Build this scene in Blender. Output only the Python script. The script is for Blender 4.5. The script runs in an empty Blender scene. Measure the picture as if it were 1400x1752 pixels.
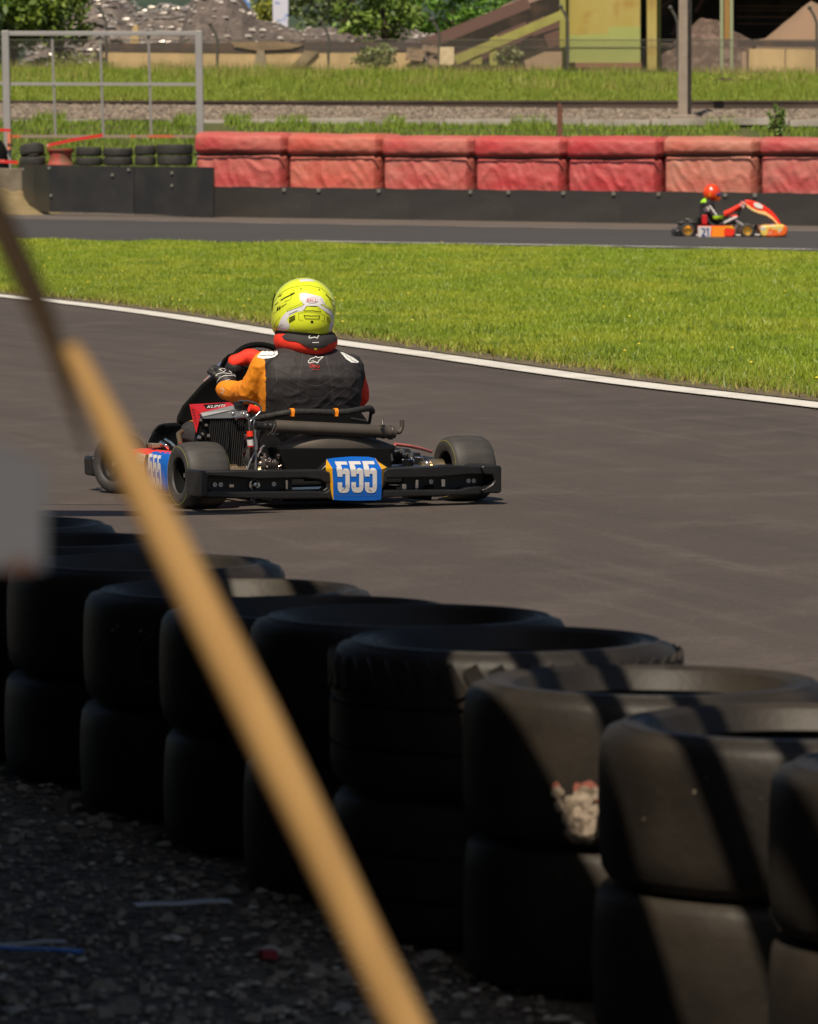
import bpy, bmesh, math, random
import numpy as np
from mathutils import Vector, Matrix, noise
from mathutils.bvhtree import BVHTree
random.seed(7); rng = np.random.default_rng(7)
S = bpy.context.scene; COL = S.collection
V = Vector
# ------------------------------------------------------------ camera
W, HH, F, YH, H = 1400.0, 1752.0, 9300.0, 253.0, 1.49
TH = math.atan((876 - YH) / F)
CT, ST = math.cos(TH), math.sin(TH)
cam = bpy.data.cameras.new('camera'); camo = bpy.data.objects.new('camera', cam); COL.objects.link(camo)
camo.location = (0, 0, H); camo.rotation_euler = (math.pi / 2 - TH, 0, 0)
cam.sensor_fit = 'HORIZONTAL'; cam.sensor_width = 36; cam.lens = 36 * F / W
cam.clip_start = 0.1; cam.clip_end = 6000
cam.dof.use_dof = True; cam.dof.focus_distance = 22.8; cam.dof.aperture_fstop = 16.5
S.camera = camo
# ------------------------------------------------------------ sky, sun, exposure
SUN = V((-0.20, -0.65, 1.0))          # towards the sun
wd = bpy.data.worlds.new('World'); S.world = wd; wd.use_nodes = True
nt = wd.node_tree; nt.nodes.clear()
sk = nt.nodes.new('ShaderNodeTexSky'); sk.sky_type = 'NISHITA'; sk.sun_disc = False
elev = math.atan2(SUN.z, math.hypot(SUN.x, SUN.y))
sk.sun_elevation = elev; sk.sun_rotation = math.atan2(SUN.x, SUN.y); sk.air_density = 1.0; sk.dust_density = 1.5
bg = nt.nodes.new('ShaderNodeBackground'); bg.inputs[1].default_value = 0.052
wo = nt.nodes.new('ShaderNodeOutputWorld')
nt.links.new(sk.outputs[0], bg.inputs[0]); nt.links.new(bg.outputs[0], wo.inputs[0])
sl = bpy.data.lights.new('sun', 'SUN'); slo = bpy.data.objects.new('sun', sl); COL.objects.link(slo)
sl.energy = 4.5; sl.angle = math.radians(0.5); sl.color = (1.0, 0.875, 0.69)
slo.rotation_euler = SUN.to_track_quat('Z', 'Y').to_euler(); slo.location = (0, 0, 30)
S.view_settings.view_transform = 'Standard'; S.view_settings.look = 'None'
S.view_settings.exposure = 0.10; S.view_settings.gamma = 1.0
# ------------------------------------------------------------ picture measuring helpers
def ray(px, py):
    u = (px - 700) / F; v = (876 - py) / F
    return V((u, CT + v * ST, v * CT - ST))
CAM = V((0, 0, H))
def P(px, py, Y):
    d = ray(px, py); return CAM + d * (Y / d.y)
def sstep(a, b, t):
    t = max(0.0, min(1.0, (t - a) / (b - a))); return t * t * (3 - 2 * t)
def zg(x, y): return -0.0085 * max(-14, min(14, x)) * sstep(55, 100, y)
PROF = [(-50, 0), (118, 0), (120.5, .55), (125, 1.95), (126, 2.02), (127, 2.1), (130, 2.40), (133.4, 2.46), (134.2, 2.56), (150, 3.0), (166, 3.72), (175, 3.78), (400, 3.9), (2000, 3.9)]
PX = [p[0] for p in PROF]; PZ = [p[1] for p in PROF]
def zt(x, y): return zg(x, y) + float(np.interp(y, PX, PZ))
def G(px, py):
    z = 0.0
    for _ in range(8):
        d = ray(px, py); p = CAM + d * ((z - H) / d.z); z = zg(p.x, p.y)
    return p
# ------------------------------------------------------------ materials
MATS = {}
def mat(name, col, rough=.6, metal=0., n=None, bump=None, spec=.5, island=None, coat=0., extra=None):
    """n=(scale, colour2, lo, hi[, stretch]) mixes a second colour by noise; bump=(scale,strength)"""
    if name in MATS: return MATS[name]
    m = bpy.data.materials.new(name); m.use_nodes = True; MATS[name] = m
    t = m.node_tree; b = t.nodes['Principled BSDF']
    b.inputs['Roughness'].default_value = rough; b.inputs['Metallic'].default_value = metal
    b.inputs['Specular IOR Level'].default_value = spec
    b.inputs['Coat Weight'].default_value = coat
    c4 = (*col, 1); b.inputs['Base Color'].default_value = c4
    tc = t.nodes.new('ShaderNodeTexCoord'); cur = None
    layers = [] if n is None else (n if isinstance(n, list) else [n])
    for L in layers:
        sc, c2, lo, hi = L[:4]; st = L[4] if len(L) > 4 else (1, 1, 1); rz = L[5] if len(L) > 5 else 0
        mp = t.nodes.new('ShaderNodeMapping'); mp.inputs['Scale'].default_value = st
        mr_ = t.nodes.new('ShaderNodeMapping'); mr_.inputs['Rotation'].default_value = (0, 0, rz)
        t.links.new(tc.outputs['Object'], mr_.inputs[0]); t.links.new(mr_.outputs[0], mp.inputs[0])
        no = t.nodes.new('ShaderNodeTexNoise'); no.inputs['Scale'].default_value = sc; no.inputs['Detail'].default_value = 6
        t.links.new(mp.outputs[0], no.inputs['Vector'])
        mr = t.nodes.new('ShaderNodeMapRange'); mr.inputs[1].default_value = lo; mr.inputs[2].default_value = hi
        t.links.new(no.outputs[0], mr.inputs[0])
        mx = t.nodes.new('ShaderNodeMix'); mx.data_type = 'RGBA'
        t.links.new(mr.outputs[0], mx.inputs[0])
        if cur is None: mx.inputs[6].default_value = c4
        else: t.links.new(cur, mx.inputs[6])
        mx.inputs[7].default_value = (*c2, 1); cur = mx.outputs[2]
    if island:
        gm = t.nodes.new('ShaderNodeNewGeometry')
        mx = t.nodes.new('ShaderNodeMix'); mx.data_type = 'RGBA'
        t.links.new(gm.outputs['Random Per Island'], mx.inputs[0])
        mx.inputs[7].default_value = (*island, 1)
        if cur is None: mx.inputs[6].default_value = c4
        else: t.links.new(cur, mx.inputs[6])
        cur = mx.outputs[2]
    if cur is not None: t.links.new(cur, b.inputs['Base Color'])
    if bump:
        no = t.nodes.new('ShaderNodeTexNoise'); no.inputs['Scale'].default_value = bump[0]; no.inputs['Detail'].default_value = 5
        t.links.new(tc.outputs['Object'], no.inputs['Vector'])
        bp = t.nodes.new('ShaderNodeBump'); bp.inputs['Strength'].default_value = bump[1]
        bp.inputs['Distance'].default_value = bump[2] if len(bump) > 2 else .01
        t.links.new(no.outputs[0], bp.inputs['Height']); t.links.new(bp.outputs[0], b.inputs['Normal'])
    return m
def leafmat(name, c1, c2, trans=.35):
    m = mat(name, c1, .55, island=c2, n=(.6, tuple(x * .75 for x in c1), .4, .62))
    b = m.node_tree.nodes['Principled BSDF']
    return m
M_RUB = mat('tyre_rubber', (.016, .0130, .0108), .54, n=[(7, (.027, .0215, .0165), .42, .75), (55, (.036, .031, .025), .64, .85), (3, (.042, .034, .026), .50, .74)], bump=(60, .3, .004), spec=.36)
M_RUBD = mat('old_tyre_rubber', (.028, .027, .026), .8, n=(6, (.06, .055, .045), .5, .8))
M_SLICK = mat('slick_rubber', (.040, .037, .035), .62, n=(40, (.062, .056, .052), .4, .8, (.15, 1, 1)))
M_BLK = mat('black_plastic', (.011, .011, .012), .36, bump=(90, .08, .002), n=(7, (.022, .021, .02), .5, .8))
M_BLKM = mat('matt_black', (.0055, .0055, .0055), .9, spec=.15)
M_CHR = mat('chrome', (.75, .73, .70), .16, 1.0)
M_STEEL = mat('steel', (.42, .42, .43), .3, 1.0)
M_ALU = mat('aluminium', (.55, .55, .56), .42, .85, bump=(40, .1, .002))
M_EXH = mat('exhaust_coating', (.095, .080, .066), .5, .40, n=(12, (.11, .09, .075), .4, .7))
M_RED = mat('red_plastic', (.50, .012, .015), .35)
M_REDB = mat('bright_red', (.85, .035, .012), .4)
M_ORG = mat('orange_cloth', (.92, .31, .008), .75, n=(5, (.80, .24, .008), .4, .7), bump=(28, .35, .01))
M_REDC = mat('red_cloth', (.80, .035, .012), .75, bump=(26, .3, .01))
M_SUIT = mat('black_suit_cloth', (.020, .018, .019), .8, n=(6, (.030, .026, .028), .4, .7), bump=(24, .45, .012))
M_SUITP = mat('quilted_back_cloth', (.023, .019, .021), .72, n=(6, (.034, .029, .031), .4, .7), bump=(20, .4, .012))
M_WHT = mat('white_print', (.80, .80, .80), .5)
M_GREYW = mat('worn_white_print', (.60, .58, .58), .55, n=(60, (.42, .40, .40), .60, .75))
M_BLUE = mat('blue_print', (.003, .11, .50), .4)
M_YEL = mat('amber_print', (.85, .42, .01), .45)
M_FLUO = mat('fluorescent_yellow_shell', (.74, .84, .030), .25, coat=.6)
M_HWHT = mat('white_shell_print', (.74, .73, .76), .25, coat=.5)
M_ORB = mat('orange_strap', (.95, .27, .01), .5)
M_YLINE = mat('yellow_print', (.36, .34, .05), .7)
M_QLINE = mat('stitching', (.095, .088, .092), .8)
M_GOLD = mat('gold_rim', (.75, .48, .12), .3, .8)
M_GREEN = mat('green_plastic', (.05, .5, .06), .4)
# ------------------------------------------------------------ mesh builder
class MB:
    def __init__(s): s.v = []; s.f = []; s.m = []; s.mi = 0
    def add(s, vs, fs):
        b = len(s.v); s.v += [V(p) for p in vs]
        for f in fs: s.f.append([i + b for i in f]); s.m.append(s.mi)
        return s
    def box(s, c, d, rot=None):
        c = V(c); hx, hy, hz = d[0] / 2, d[1] / 2, d[2] / 2
        R = rot if rot is not None else Matrix.Identity(3)
        vs = [c + R @ V((x, y, z)) for x in (-hx, hx) for y in (-hy, hy) for z in (-hz, hz)]
        return s.add(vs, [(0, 1, 3, 2), (4, 6, 7, 5), (0, 4, 5, 1), (2, 3, 7, 6), (0, 2, 6, 4), (1, 5, 7, 3)])
    def bar(s, a, b, w, t, up=(0, 0, 1)):
        a, b = V(a), V(b); d = (b - a); L = d.length; d.normalize(); up = V(up)
        x = d.cross(up); x.normalize(); z = x.cross(d)
        R = Matrix((x, d, z)).transposed()
        return s.box((a + b) / 2, (w, L, t), R)
    def tube(s, pts, r, n=10, caps=True):
        pts = [V(p) for p in pts]; rs = r if isinstance(r, (list, tuple)) else [r] * len(pts)
        vs = []; fs = []; prev = None
        for i, p in enumerate(pts):
            d = (pts[min(i + 1, len(pts) - 1)] - pts[max(i - 1, 0)]).normalized()
            if prev is None:
                a = d.orthogonal().normalized()
            else:
                a = prev - d * prev.dot(d)
                a = a.normalized() if a.length > 1e-6 else d.orthogonal().normalized()
            prev = a; b = d.cross(a)
            for k in range(n):
                t = 2 * math.pi * k / n; vs.append(p + (a * math.cos(t) + b * math.sin(t)) * rs[i])
        for i in range(len(pts) - 1):
            for k in range(n):
                k2 = (k + 1) % n; fs.append((i * n + k, i * n + k2, (i + 1) * n + k2, (i + 1) * n + k))
        if caps: fs.append(tuple(range(n))[::-1]); fs.append(tuple((len(pts) - 1) * n + k for k in range(n)))
        return s.add(vs, fs)
    def lathe(s, prof, c, axis=(0, 0, 1), n=48, closed=False, jit=None):
        """prof: (radius, offset along axis)"""
        c = V(c); ax = V(axis).normalized(); a = ax.orthogonal().normalized(); b = ax.cross(a); vs = []; fs = []
        for k in range(n):
            t = 2 * math.pi * k / n; dr = a * math.cos(t) + b * math.sin(t)
            for (r, h) in prof: vs.append(c + dr * r + ax * h)
        m = len(prof)
        for k in range(n):
            k2 = (k + 1) % n
            for j in range(m - 1 + (1 if closed else 0)):
                j2 = (j + 1) % m; fs.append((k * m + j, k * m + j2, k2 * m + j2, k2 * m + j))
        return s.add(vs, fs)
    def prism(s, front, back):
        n = len(front); fs = [tuple(range(n)), tuple(range(2 * n - 1, n - 1, -1))]
        for i in range(n): j = (i + 1) % n; fs.append((i, n + i, n + j, j))
        return s.add(list(front) + list(back), fs)
    def loft(s, rings, caps=True):
        n = len(rings[0]); vs = [p for r in rings for p in r]; fs = []
        for i in range(len(rings) - 1):
            for k in range(n):
                k2 = (k + 1) % n; fs.append((i * n + k, i * n + k2, (i + 1) * n + k2, (i + 1) * n + k))
        if caps: fs.append(tuple(range(n))[::-1]); fs.append(tuple((len(rings) - 1) * n + k for k in range(n)))
        return s.add(vs, fs)
    def ell(s, c, r, R=None, nu=20, nv=12):
        c = V(c); R = R if R is not None else Matrix.Identity(3); r = (r, r, r) if not hasattr(r, '__len__') else r
        vs = [c + R @ V((0, 0, r[2]))]; fs = []
        for j in range(1, nv):
            ph = math.pi * j / nv
            for i in range(nu):
                t = 2 * math.pi * i / nu
                vs.append(c + R @ V((r[0] * math.sin(ph) * math.cos(t), r[1] * math.sin(ph) * math.sin(t), r[2] * math.cos(ph))))
        vs.append(c + R @ V((0, 0, -r[2]))); L = len(vs) - 1
        for i in range(nu):
            i2 = (i + 1) % nu; fs.append((0, 1 + i, 1 + i2)); fs.append((L, 1 + (nv - 2) * nu + i2, 1 + (nv - 2) * nu + i))
            for j in range(nv - 2):
                a = 1 + j * nu; fs.append((a + i, a + nu + i, a + nu + i2, a + i2))
        return s.add(vs, fs)
    def cap(s, a, b, ra, rb, n=14):
        a, b = V(a), V(b); s.ell(a, ra, nu=n, nv=8); s.ell(b, rb, nu=n, nv=8); return s.tube([a, b], [ra, rb], n)
    def mesh(s, name):
        me = bpy.data.meshes.new(name); me.from_pydata([tuple(v) for v in s.v], [], [tuple(f) for f in s.f]); return me
    def build(s, name, mats, parent=None, smooth=35, bevel=0., fix=True):
        me = s.mesh(name)
        mats = mats if isinstance(mats, (list, tuple)) else [mats]
        for m in mats: me.materials.append(m)
        me.polygons.foreach_set('material_index', s.m)
        if fix:
            bm = bmesh.new(); bm.from_mesh(me); bmesh.ops.recalc_face_normals(bm, faces=bm.faces); bm.to_mesh(me); bm.free()
        if smooth: me.set_sharp_from_angle(angle=math.radians(smooth)) if hasattr(me, 'set_sharp_from_angle') else None
        me.polygons.foreach_set('use_smooth', [bool(smooth)] * len(me.polygons))
        o = bpy.data.objects.new(name, me); COL.objects.link(o)
        if parent: o.parent = parent
        if bevel:
            b = o.modifiers.new('bevel', 'BEVEL'); b.width = bevel; b.segments = 2; b.limit_method = 'ANGLE'; b.angle_limit = .6
        return o
def empty(name, loc=(0, 0, 0), rz=0.):
    o = bpy.data.objects.new(name, None); COL.objects.link(o); o.location = loc; o.rotation_euler = (0, 0, rz); return o
def tag(o, label, cat, group=None):
    o['label'] = label; o['category'] = cat
    if group: o['group'] = group
    return o
def structure(o, kind='structure'): o['kind'] = kind; return o
def fastmesh(name, verts, faces, m, kind=None, smooth=False):
    """verts (N,3) array, faces (M,k) int array"""
    me = bpy.data.meshes.new(name); N = len(verts); Mf, k = faces.shape
    me.vertices.add(N); me.vertices.foreach_set('co', verts.astype(np.float32).ravel())
    me.loops.add(Mf * k); me.loops.foreach_set('vertex_index', faces.astype(np.int32).ravel())
    me.polygons.add(Mf); me.polygons.foreach_set('loop_start', (np.arange(Mf) * k).astype(np.int32))
    me.update(calc_edges=True); me.validate()
    for mm in (m if isinstance(m, (list, tuple)) else [m]): me.materials.append(mm)
    me.polygons.foreach_set('use_smooth', [smooth] * Mf)
    o = bpy.data.objects.new(name, me); COL.objects.link(o)
    if kind: o['kind'] = kind
    return o
def sheet(name, x0, x1, ys, nx, zf, m, kind='structure'):
    xs = np.linspace(x0, x1, nx); vs = np.array([(x, y, zf(x, y)) for y in ys for x in xs]); fs = []
    for j in range(len(ys) - 1):
        for i in range(nx - 1):
            a = j * nx + i; fs.append((a, a + 1, a + nx + 1, a + nx))
    return fastmesh(name, vs, np.array(fs), m, kind, True)
def strip(name, L, R, m, off, sub=1, kind='structure'):
    """ribbon between two equal-length XY polylines, laid on the ground"""
    vs = []; fs = []
    for (a, b) in zip(L, R):
        for k in range(sub + 1):
            x = a[0] + (b[0] - a[0]) * k / sub; y = a[1] + (b[1] - a[1]) * k / sub; vs.append((x, y, zg(x, y) + off))
    n = sub + 1
    for i in range(len(L) - 1):
        for k in range(sub): a = i * n + k; fs.append((a, a + 1, a + n + 1, a + n))
    o = fastmesh(name, np.array(vs), np.array(fs), m, kind, True)
    bm = bmesh.new(); bm.from_mesh(o.data); bmesh.ops.recalc_face_normals(bm, faces=bm.faces)
    if bm.faces[0].normal.z < 0: bmesh.ops.reverse_faces(bm, faces=bm.faces)
    bm.to_mesh(o.data); bm.free(); return o
def resample(pts, n):
    pts = np.array([(p[0], p[1]) for p in pts]); d = np.r_[0, np.cumsum(np.hypot(*np.diff(pts, axis=0).T))]
    t = np.linspace(0, d[-1], n); q = np.c_[np.interp(t, d, pts[:, 0]), np.interp(t, d, pts[:, 1])]
    for _ in range(6): q[1:-1] = (q[:-2] + 2 * q[1:-1] + q[2:]) / 4
    return q
def bvh_of(o, M=None):
    M = M or Matrix.Identity(4)
    return BVHTree.FromPolygons([M @ v.co for v in o.data.vertices], [tuple(p.vertices) for p in o.data.polygons])
def decal(name, polys, targets, m, parent, M, off=.0015, step=3.0):
    """thin print wrapped on the surface of the targets, outline measured on the photograph"""
    bm = bmesh.new()
    for pl in polys:
        vs = [bm.verts.new((x, y, 0)) for x, y in pl]
        try: bm.faces.new(vs)
        except ValueError: pass
    bmesh.ops.triangulate(bm, faces=bm.faces)
    for _ in range(5):
        es = [e for e in bm.edges if e.calc_length() > step]
        if not es: break
        bmesh.ops.subdivide_edges(bm, edges=es, cuts=1); bmesh.ops.triangulate(bm, faces=bm.faces)
    trees = [t if isinstance(t, BVHTree) else bvh_of(t, M) for t in targets]; Mi = M.inverted(); dead = []
    for v in bm.verts:
        d = ray(v.co.x, v.co.y).normalized(); best = None
        for t in trees:
            h = t.ray_cast(CAM, d)
            if h[0] is not None and (best is None or h[3] < best[3]): best = h
        if best is None: dead.append(v); continue
        v.co = Mi @ (best[0] - d * off)
    bmesh.ops.delete(bm, geom=dead, context='VERTS')
    bad = [f for f in bm.faces if max(e.calc_length() for e in f.edges) > .12 * step / 3]
    bmesh.ops.delete(bm, geom=bad, context='FACES')
    me = bpy.data.meshes.new(name); bm.to_mesh(me); bm.free(); me.materials.append(m)
    me.polygons.foreach_set('use_smooth', [True] * len(me.polygons))
    o = bpy.data.objects.new(name, me); COL.objects.link(o); o.parent = parent; return o
def ribbon(pts, w):
    pts = [V((p[0], p[1])) for p in pts]; out = []
    for a, b in zip(pts[:-1], pts[1:]):
        d = (b - a)
        if d.length < 1e-6: continue
        d.normalize(); n = V((-d.y, d.x)) * w / 2; e = d * w * .3
        out.append([a - n - e, b - n + e, b + n + e, a + n - e])
    return out
def conv(pts, ox, oy, k): return [(ox + x / k, oy + y / k) for x, y in pts]
def textpolys(s, cx, cy, w, h, shx=0., shy=0.):
    c = bpy.data.curves.new('lettering', 'FONT'); c.body = s; o = bpy.data.objects.new('lettering', c); COL.objects.link(o)
    bpy.context.view_layer.update()
    me = bpy.data.meshes.new_from_object(o.evaluated_get(bpy.context.evaluated_depsgraph_get()))
    vs = [v.co.copy() for v in me.vertices]; x0 = min(v.x for v in vs); x1 = max(v.x for v in vs); y0 = min(v.y for v in vs); y1 = max(v.y for v in vs)
    out = []
    for p in me.polygons:
        q = []
        for i in p.vertices:
            a = (vs[i].x - x0) / (x1 - x0) - .5; b = (vs[i].y - y0) / (y1 - y0) - .5
            q.append((cx + a * w + b * shx, cy - b * h + a * shy))
        out.append(q)
    bpy.data.objects.remove(o); bpy.data.curves.remove(c); bpy.data.meshes.remove(me); return out
def circ(cx, cy, rx, ry, n=20): return [(cx + rx * math.cos(2 * math.pi * i / n), cy + ry * math.sin(2 * math.pi * i / n)) for i in range(n)]
def remeshed(name, mb, mats, parent, voxel, iters=6, matfn=None, wrinkle=0., wsc=14):
    me = mb.mesh(name); o = bpy.data.objects.new(name, me); COL.objects.link(o)
    bm = bmesh.new(); bm.from_mesh(me); bmesh.ops.recalc_face_normals(bm, faces=bm.faces); bm.to_mesh(me); bm.free()
    r = o.modifiers.new('r', 'REMESH'); r.mode = 'VOXEL'; r.voxel_size = voxel
    sm = o.modifiers.new('s', 'SMOOTH'); sm.iterations = iters; sm.factor = .5
    bpy.context.view_layer.update()
    ne = bpy.data.meshes.new_from_object(o.evaluated_get(bpy.context.evaluated_depsgraph_get()))
    ne.name = name; o.modifiers.clear(); o.data = ne; bpy.data.meshes.remove(me)
    ne.materials.clear()
    for m in mats: ne.materials.append(m)
    if wrinkle:
        nv_ = len(ne.vertices); co = np.empty(nv_ * 3, np.float32); no_ = np.empty(nv_ * 3, np.float32)
        ne.vertices.foreach_get('co', co); ne.vertices.foreach_get('normal', no_); co = co.reshape(-1, 3); no_ = no_.reshape(-1, 3)
        k = np.array([1 - abs(noise.noise(V((p[0] * wsc, p[1] * wsc, p[2] * wsc * 1.6)))) * 2 for p in co])
        co = co + no_ * (wrinkle * (k ** 3 - .4))[:, None]; ne.vertices.foreach_set('co', co.astype(np.float32).ravel()); ne.update()
    if matfn:
        for p in ne.polygons: p.material_index = matfn(p.center)
    ne.polygons.foreach_set('use_smooth', [True] * len(ne.polygons))
    if parent: o.parent = parent
    return o
# ============================================================ GROUND
M_GROUND = mat('earth_and_gravel', (.22, .18, .135), .95, n=[(3, (.30, .25, .18), .4, .7), (30, (.06, .052, .044), .45, .65)], bump=(45, 1.0, .03))
M_EARTH = mat('grassy_earth', (.075, .085, .022), .95, n=[(1.2, (.12, .10, .04), .45, .75), (9, (.05, .07, .015), .4, .7)], bump=(8, .6, .05))
gy = sorted(set(list(np.arange(-6, 118, 4.)) + PX + list(np.arange(118, 180, 1.5)) + [190, 220, 260, 320, 400, 600, 900, 1400, 2000]))
gy = [y for y in gy if -10 <= y <= 2000]
ground = sheet('ground', -600, 600, gy, 161, lambda x, y: zt(x, y) - .004, [M_GROUND, M_EARTH])
for p in ground.data.polygons: p.material_index = 1 if p.center.y > 60 else 0
M_ASPH = mat('asphalt', (.083, .0645, .0535), .8, n=[(.30, (.061, .0475, .0405), .35, .68, (1, .30, 1), -.32), (1.6, (.052, .041, .036), .50, .72, (1.6, .05, 1), -.32), (3.2, (.096, .076, .064), .56, .74, (1.6, .06, 1), -.25), (2.2, (.098, .077, .065), .50, .72, (1, .55, 1), .3), (9, (.070, .054, .046), .48, .72), (60, (.135, .118, .104), .60, .74), (34, (.050, .043, .038), .56, .72), (75, (.34, .31, .28), .735, .76)], bump=(90, .6, .006))
M_ASPHF = mat('far_asphalt', (.050, .046, .044), .85, n=(.5, (.062, .056, .052), .4, .7, (.3, 1, 1)))
# stacks of tyres: centre px, distance, top height, radius
ST_ = [(-18, 14.15, .513, .33), (85, 13.50, .515, .33), (250, 12.88, .507, .33), (392, 12.22, .497, .327), (534, 11.62, .506, .325), (700, 10.96, .545, .324), (865, 10.33, .554, .333), (1116, 9.72, .535, .337), (1373, 9.06, .53, .337), (1690, 8.44, .53, .335)]
rowX = [((c - 700) / F * y, y) for c, y, h, r in ST_]
asl = [(rowX[0][0] - 1.6, 19.), (rowX[0][0] - .2, 15.5)] + [(x + .1, y + .05) for x, y in rowX] + [(1.9, 6.5), (3.4, 3.0)]
aL = resample(asl, 40)[::-1]
Rb = [(14, y) for y in np.linspace(2, 24, 40)]
Wl = [(-520, 467), (-160, 494), (0, 507), (150, 523), (300, 543), (470, 571), (580, 589), (700, 604), (900, 634), (1100, 662), (1250, 679), (1400, 695), (1600, 722), (1950, 770)]
wl = resample([G(*p).xy for p in Wl], 70)
tn = np.gradient(wl, axis=0); tn /= np.hypot(*tn.T)[:, None]; nr = np.c_[-tn[:, 1], tn[:, 0]]
if nr[30][0] * 1 + nr[30][1] < 0: nr = -nr      # points to the infield
# asphalt: one sheet bounded by the tyre row and the grass
asph = sheet('track', -16, 16, list(np.linspace(2, 76, 38)), 9, lambda x, y: zg(x, y) + .001, M_ASPH)
bm = bmesh.new(); bm.from_mesh(asph.data)
def cutline(bm, a, b, keep):
    a, b = V((a[0], a[1], 0)), V((b[0], b[1], 0)); n = (b - a).cross(V((0, 0, 1))).normalized()
    if n.dot(V((keep[0], keep[1], 0)) - a) > 0: n = -n
    bmesh.ops.bisect_plane(bm, geom=bm.verts[:] + bm.edges[:] + bm.faces[:], plane_co=a, plane_no=n, clear_outer=True)
cutline(bm, (rowX[1][0] + .1, rowX[1][1]), (rowX[8][0] + .1, rowX[8][1]), (5, 20))
bm.to_mesh(asph.data); bm.free()
M_LINE = mat('road_paint', (.70, .68, .63), .75, n=[(2.5, (.56, .53, .48), .45, .7), (14, (.30, .27, .24), .60, .78), (40, (.16, .14, .12), .68, .76)])
strip('track_edge_line', wl - nr * .135, wl + nr * .135, M_LINE, .012)
M_DUST = mat('dry_verge', (.17, .13, .07), .95, n=(8, (.07, .06, .045), .4, .65), bump=(30, .8, .02))
strip('verge', wl + nr * .17, wl + nr * .75, M_DUST, .014, 2)
# infield grass base
def gline(pts, n): return resample([G(*p).xy for p in pts], n)
far_near = gline([(-520, 405), (0, 411.5), (700, 419), (1400, 431), (1950, 440)], 60)
near_g = resample(wl + nr * .55, 60)
M_TURF = mat('turf', (.14, .19, .012), .95, n=[(.5, (.16, .19, .02), .4, .65, (1, .4, 1)), (1.7, (.06, .11, .008), .45, .66, (1, .4, 1))])
o = strip('infield', near_g, far_near, M_TURF, .018, 20)
# far road, its edge lines and the concrete strip below the barrier
far_far = gline([(-520, 366), (0, 375.5), (700, 388), (1150, 395.5), (1400, 397), (1950, 402)], 60)
conc = gline([(-520, 352), (0, 362), (365, 371), (700, 378), (1400, 387), (1950, 395)], 60)
strip('far_track', far_near + [0, -.3], far_far + [0, .2], M_ASPHF, .022, 4)
strip('far_track_line', far_far + [0, -.25], far_far + [0, .25], mat('worn_paint', (.30, .26, .23), .8, n=(.8, (.14, .12, .11), .4, .6)), .027)
nl = gline([(520, 415.5), (700, 419), (1000, 423.5), (1400, 430.5), (1600, 434)], 30)
strip('far_track_near_line', nl + [0, .1], nl + [0, .6], mat('white_paint_far', (.6, .58, .53), .8, n=(1.5, (.2, .18, .15), .5, .65)), .030)
strip('concrete_apron', far_far + [0, .25], conc + [0, 3], mat('apron_concrete', (.13, .105, .088), .9, n=(1.2, (.095, .078, .066), .4, .7)), .024, 2)
# -------- grass blades
def blades(name, pts, hgt, wid, m, lean=.35, kind='stuff', zf=None):
    n = len(pts); hgt = hgt * rng.uniform(.55, 1.25, n); a = rng.uniform(0, 2 * math.pi, n); ln = rng.uniform(0, lean, n) * hgt; b = rng.uniform(0, 2 * math.pi, n)
    z = np.array([zf(x, y) for x, y in pts]) if zf else np.zeros(n)
    w = wid * rng.uniform(.7, 1.3, n) / 2
    v = np.empty((n, 3, 3)); dx = np.cos(a) * w; dy = np.sin(a) * w
    v[:, 0] = np.c_[pts[:, 0] - dx, pts[:, 1] - dy, z]; v[:, 1] = np.c_[pts[:, 0] + dx, pts[:, 1] + dy, z]
    v[:, 2] = np.c_[pts[:, 0] + np.cos(b) * ln, pts[:, 1] + np.sin(b) * ln, z + hgt]
    return fastmesh(name, v.reshape(-1, 3), np.arange(n * 3).reshape(n, 3), m, kind)
M_GRASS = mat('grass_blades', (.17, .265, .010), .5, island=(.29, .37, .022), n=[(.5, (.38, .38, .03), .42, .64, (1, .4, 1)), (1.7, (.085, .17, .008), .50, .66, (1, .4, 1)), (5, (.38, .40, .05), .56, .7, (1, .4, 1))])
n = 1000000
t = rng.uniform(0, 1, n); i = (t * 59).astype(int); fr = t * 59 - i; i2 = np.minimum(i + 1, 59)
A = near_g[i] * (1 - fr[:, None]) + near_g[i2] * fr[:, None]; B = far_near[i] * (1 - fr[:, None]) + far_near[i2] * fr[:, None]
s_ = rng.uniform(0, 1, n) ** 1.75
pts = A + (B - A) * s_[:, None]; pts += rng.normal(0, .05, pts.shape)
vis = (np.abs(pts[:, 0]) < pts[:, 1] * .082 + .9) & (s_ < .955 + .02 * np.sin(pts[:, 0] * 3))
pts = pts[vis]
cl = np.array([noise.noise(V((x * 1.1, y * .5, 0))) for x, y in pts])
hg = .026 + .026 * np.clip(cl + .2, 0, 1) + pts[:, 1] * .0003
blades('grass', pts, hg, .0065 + pts[:, 1] * .00012, M_GRASS, .8, zf=lambda x, y: zg(x, y) + .015)
kc = rng.integers(0, len(pts), 420); pw = np.repeat(pts[kc], 34, axis=0) + rng.normal(0, 1, (420 * 34, 2)) * [.10, .22]
pw = pw[pw[:, 1] < 74]
blades('infield_weeds', pw, .075, .014, mat('weed_blades', (.07, .15, .010), .5, island=(.22, .28, .03)), .8, zf=lambda x, y: zg(x, y) + .015)
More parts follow.
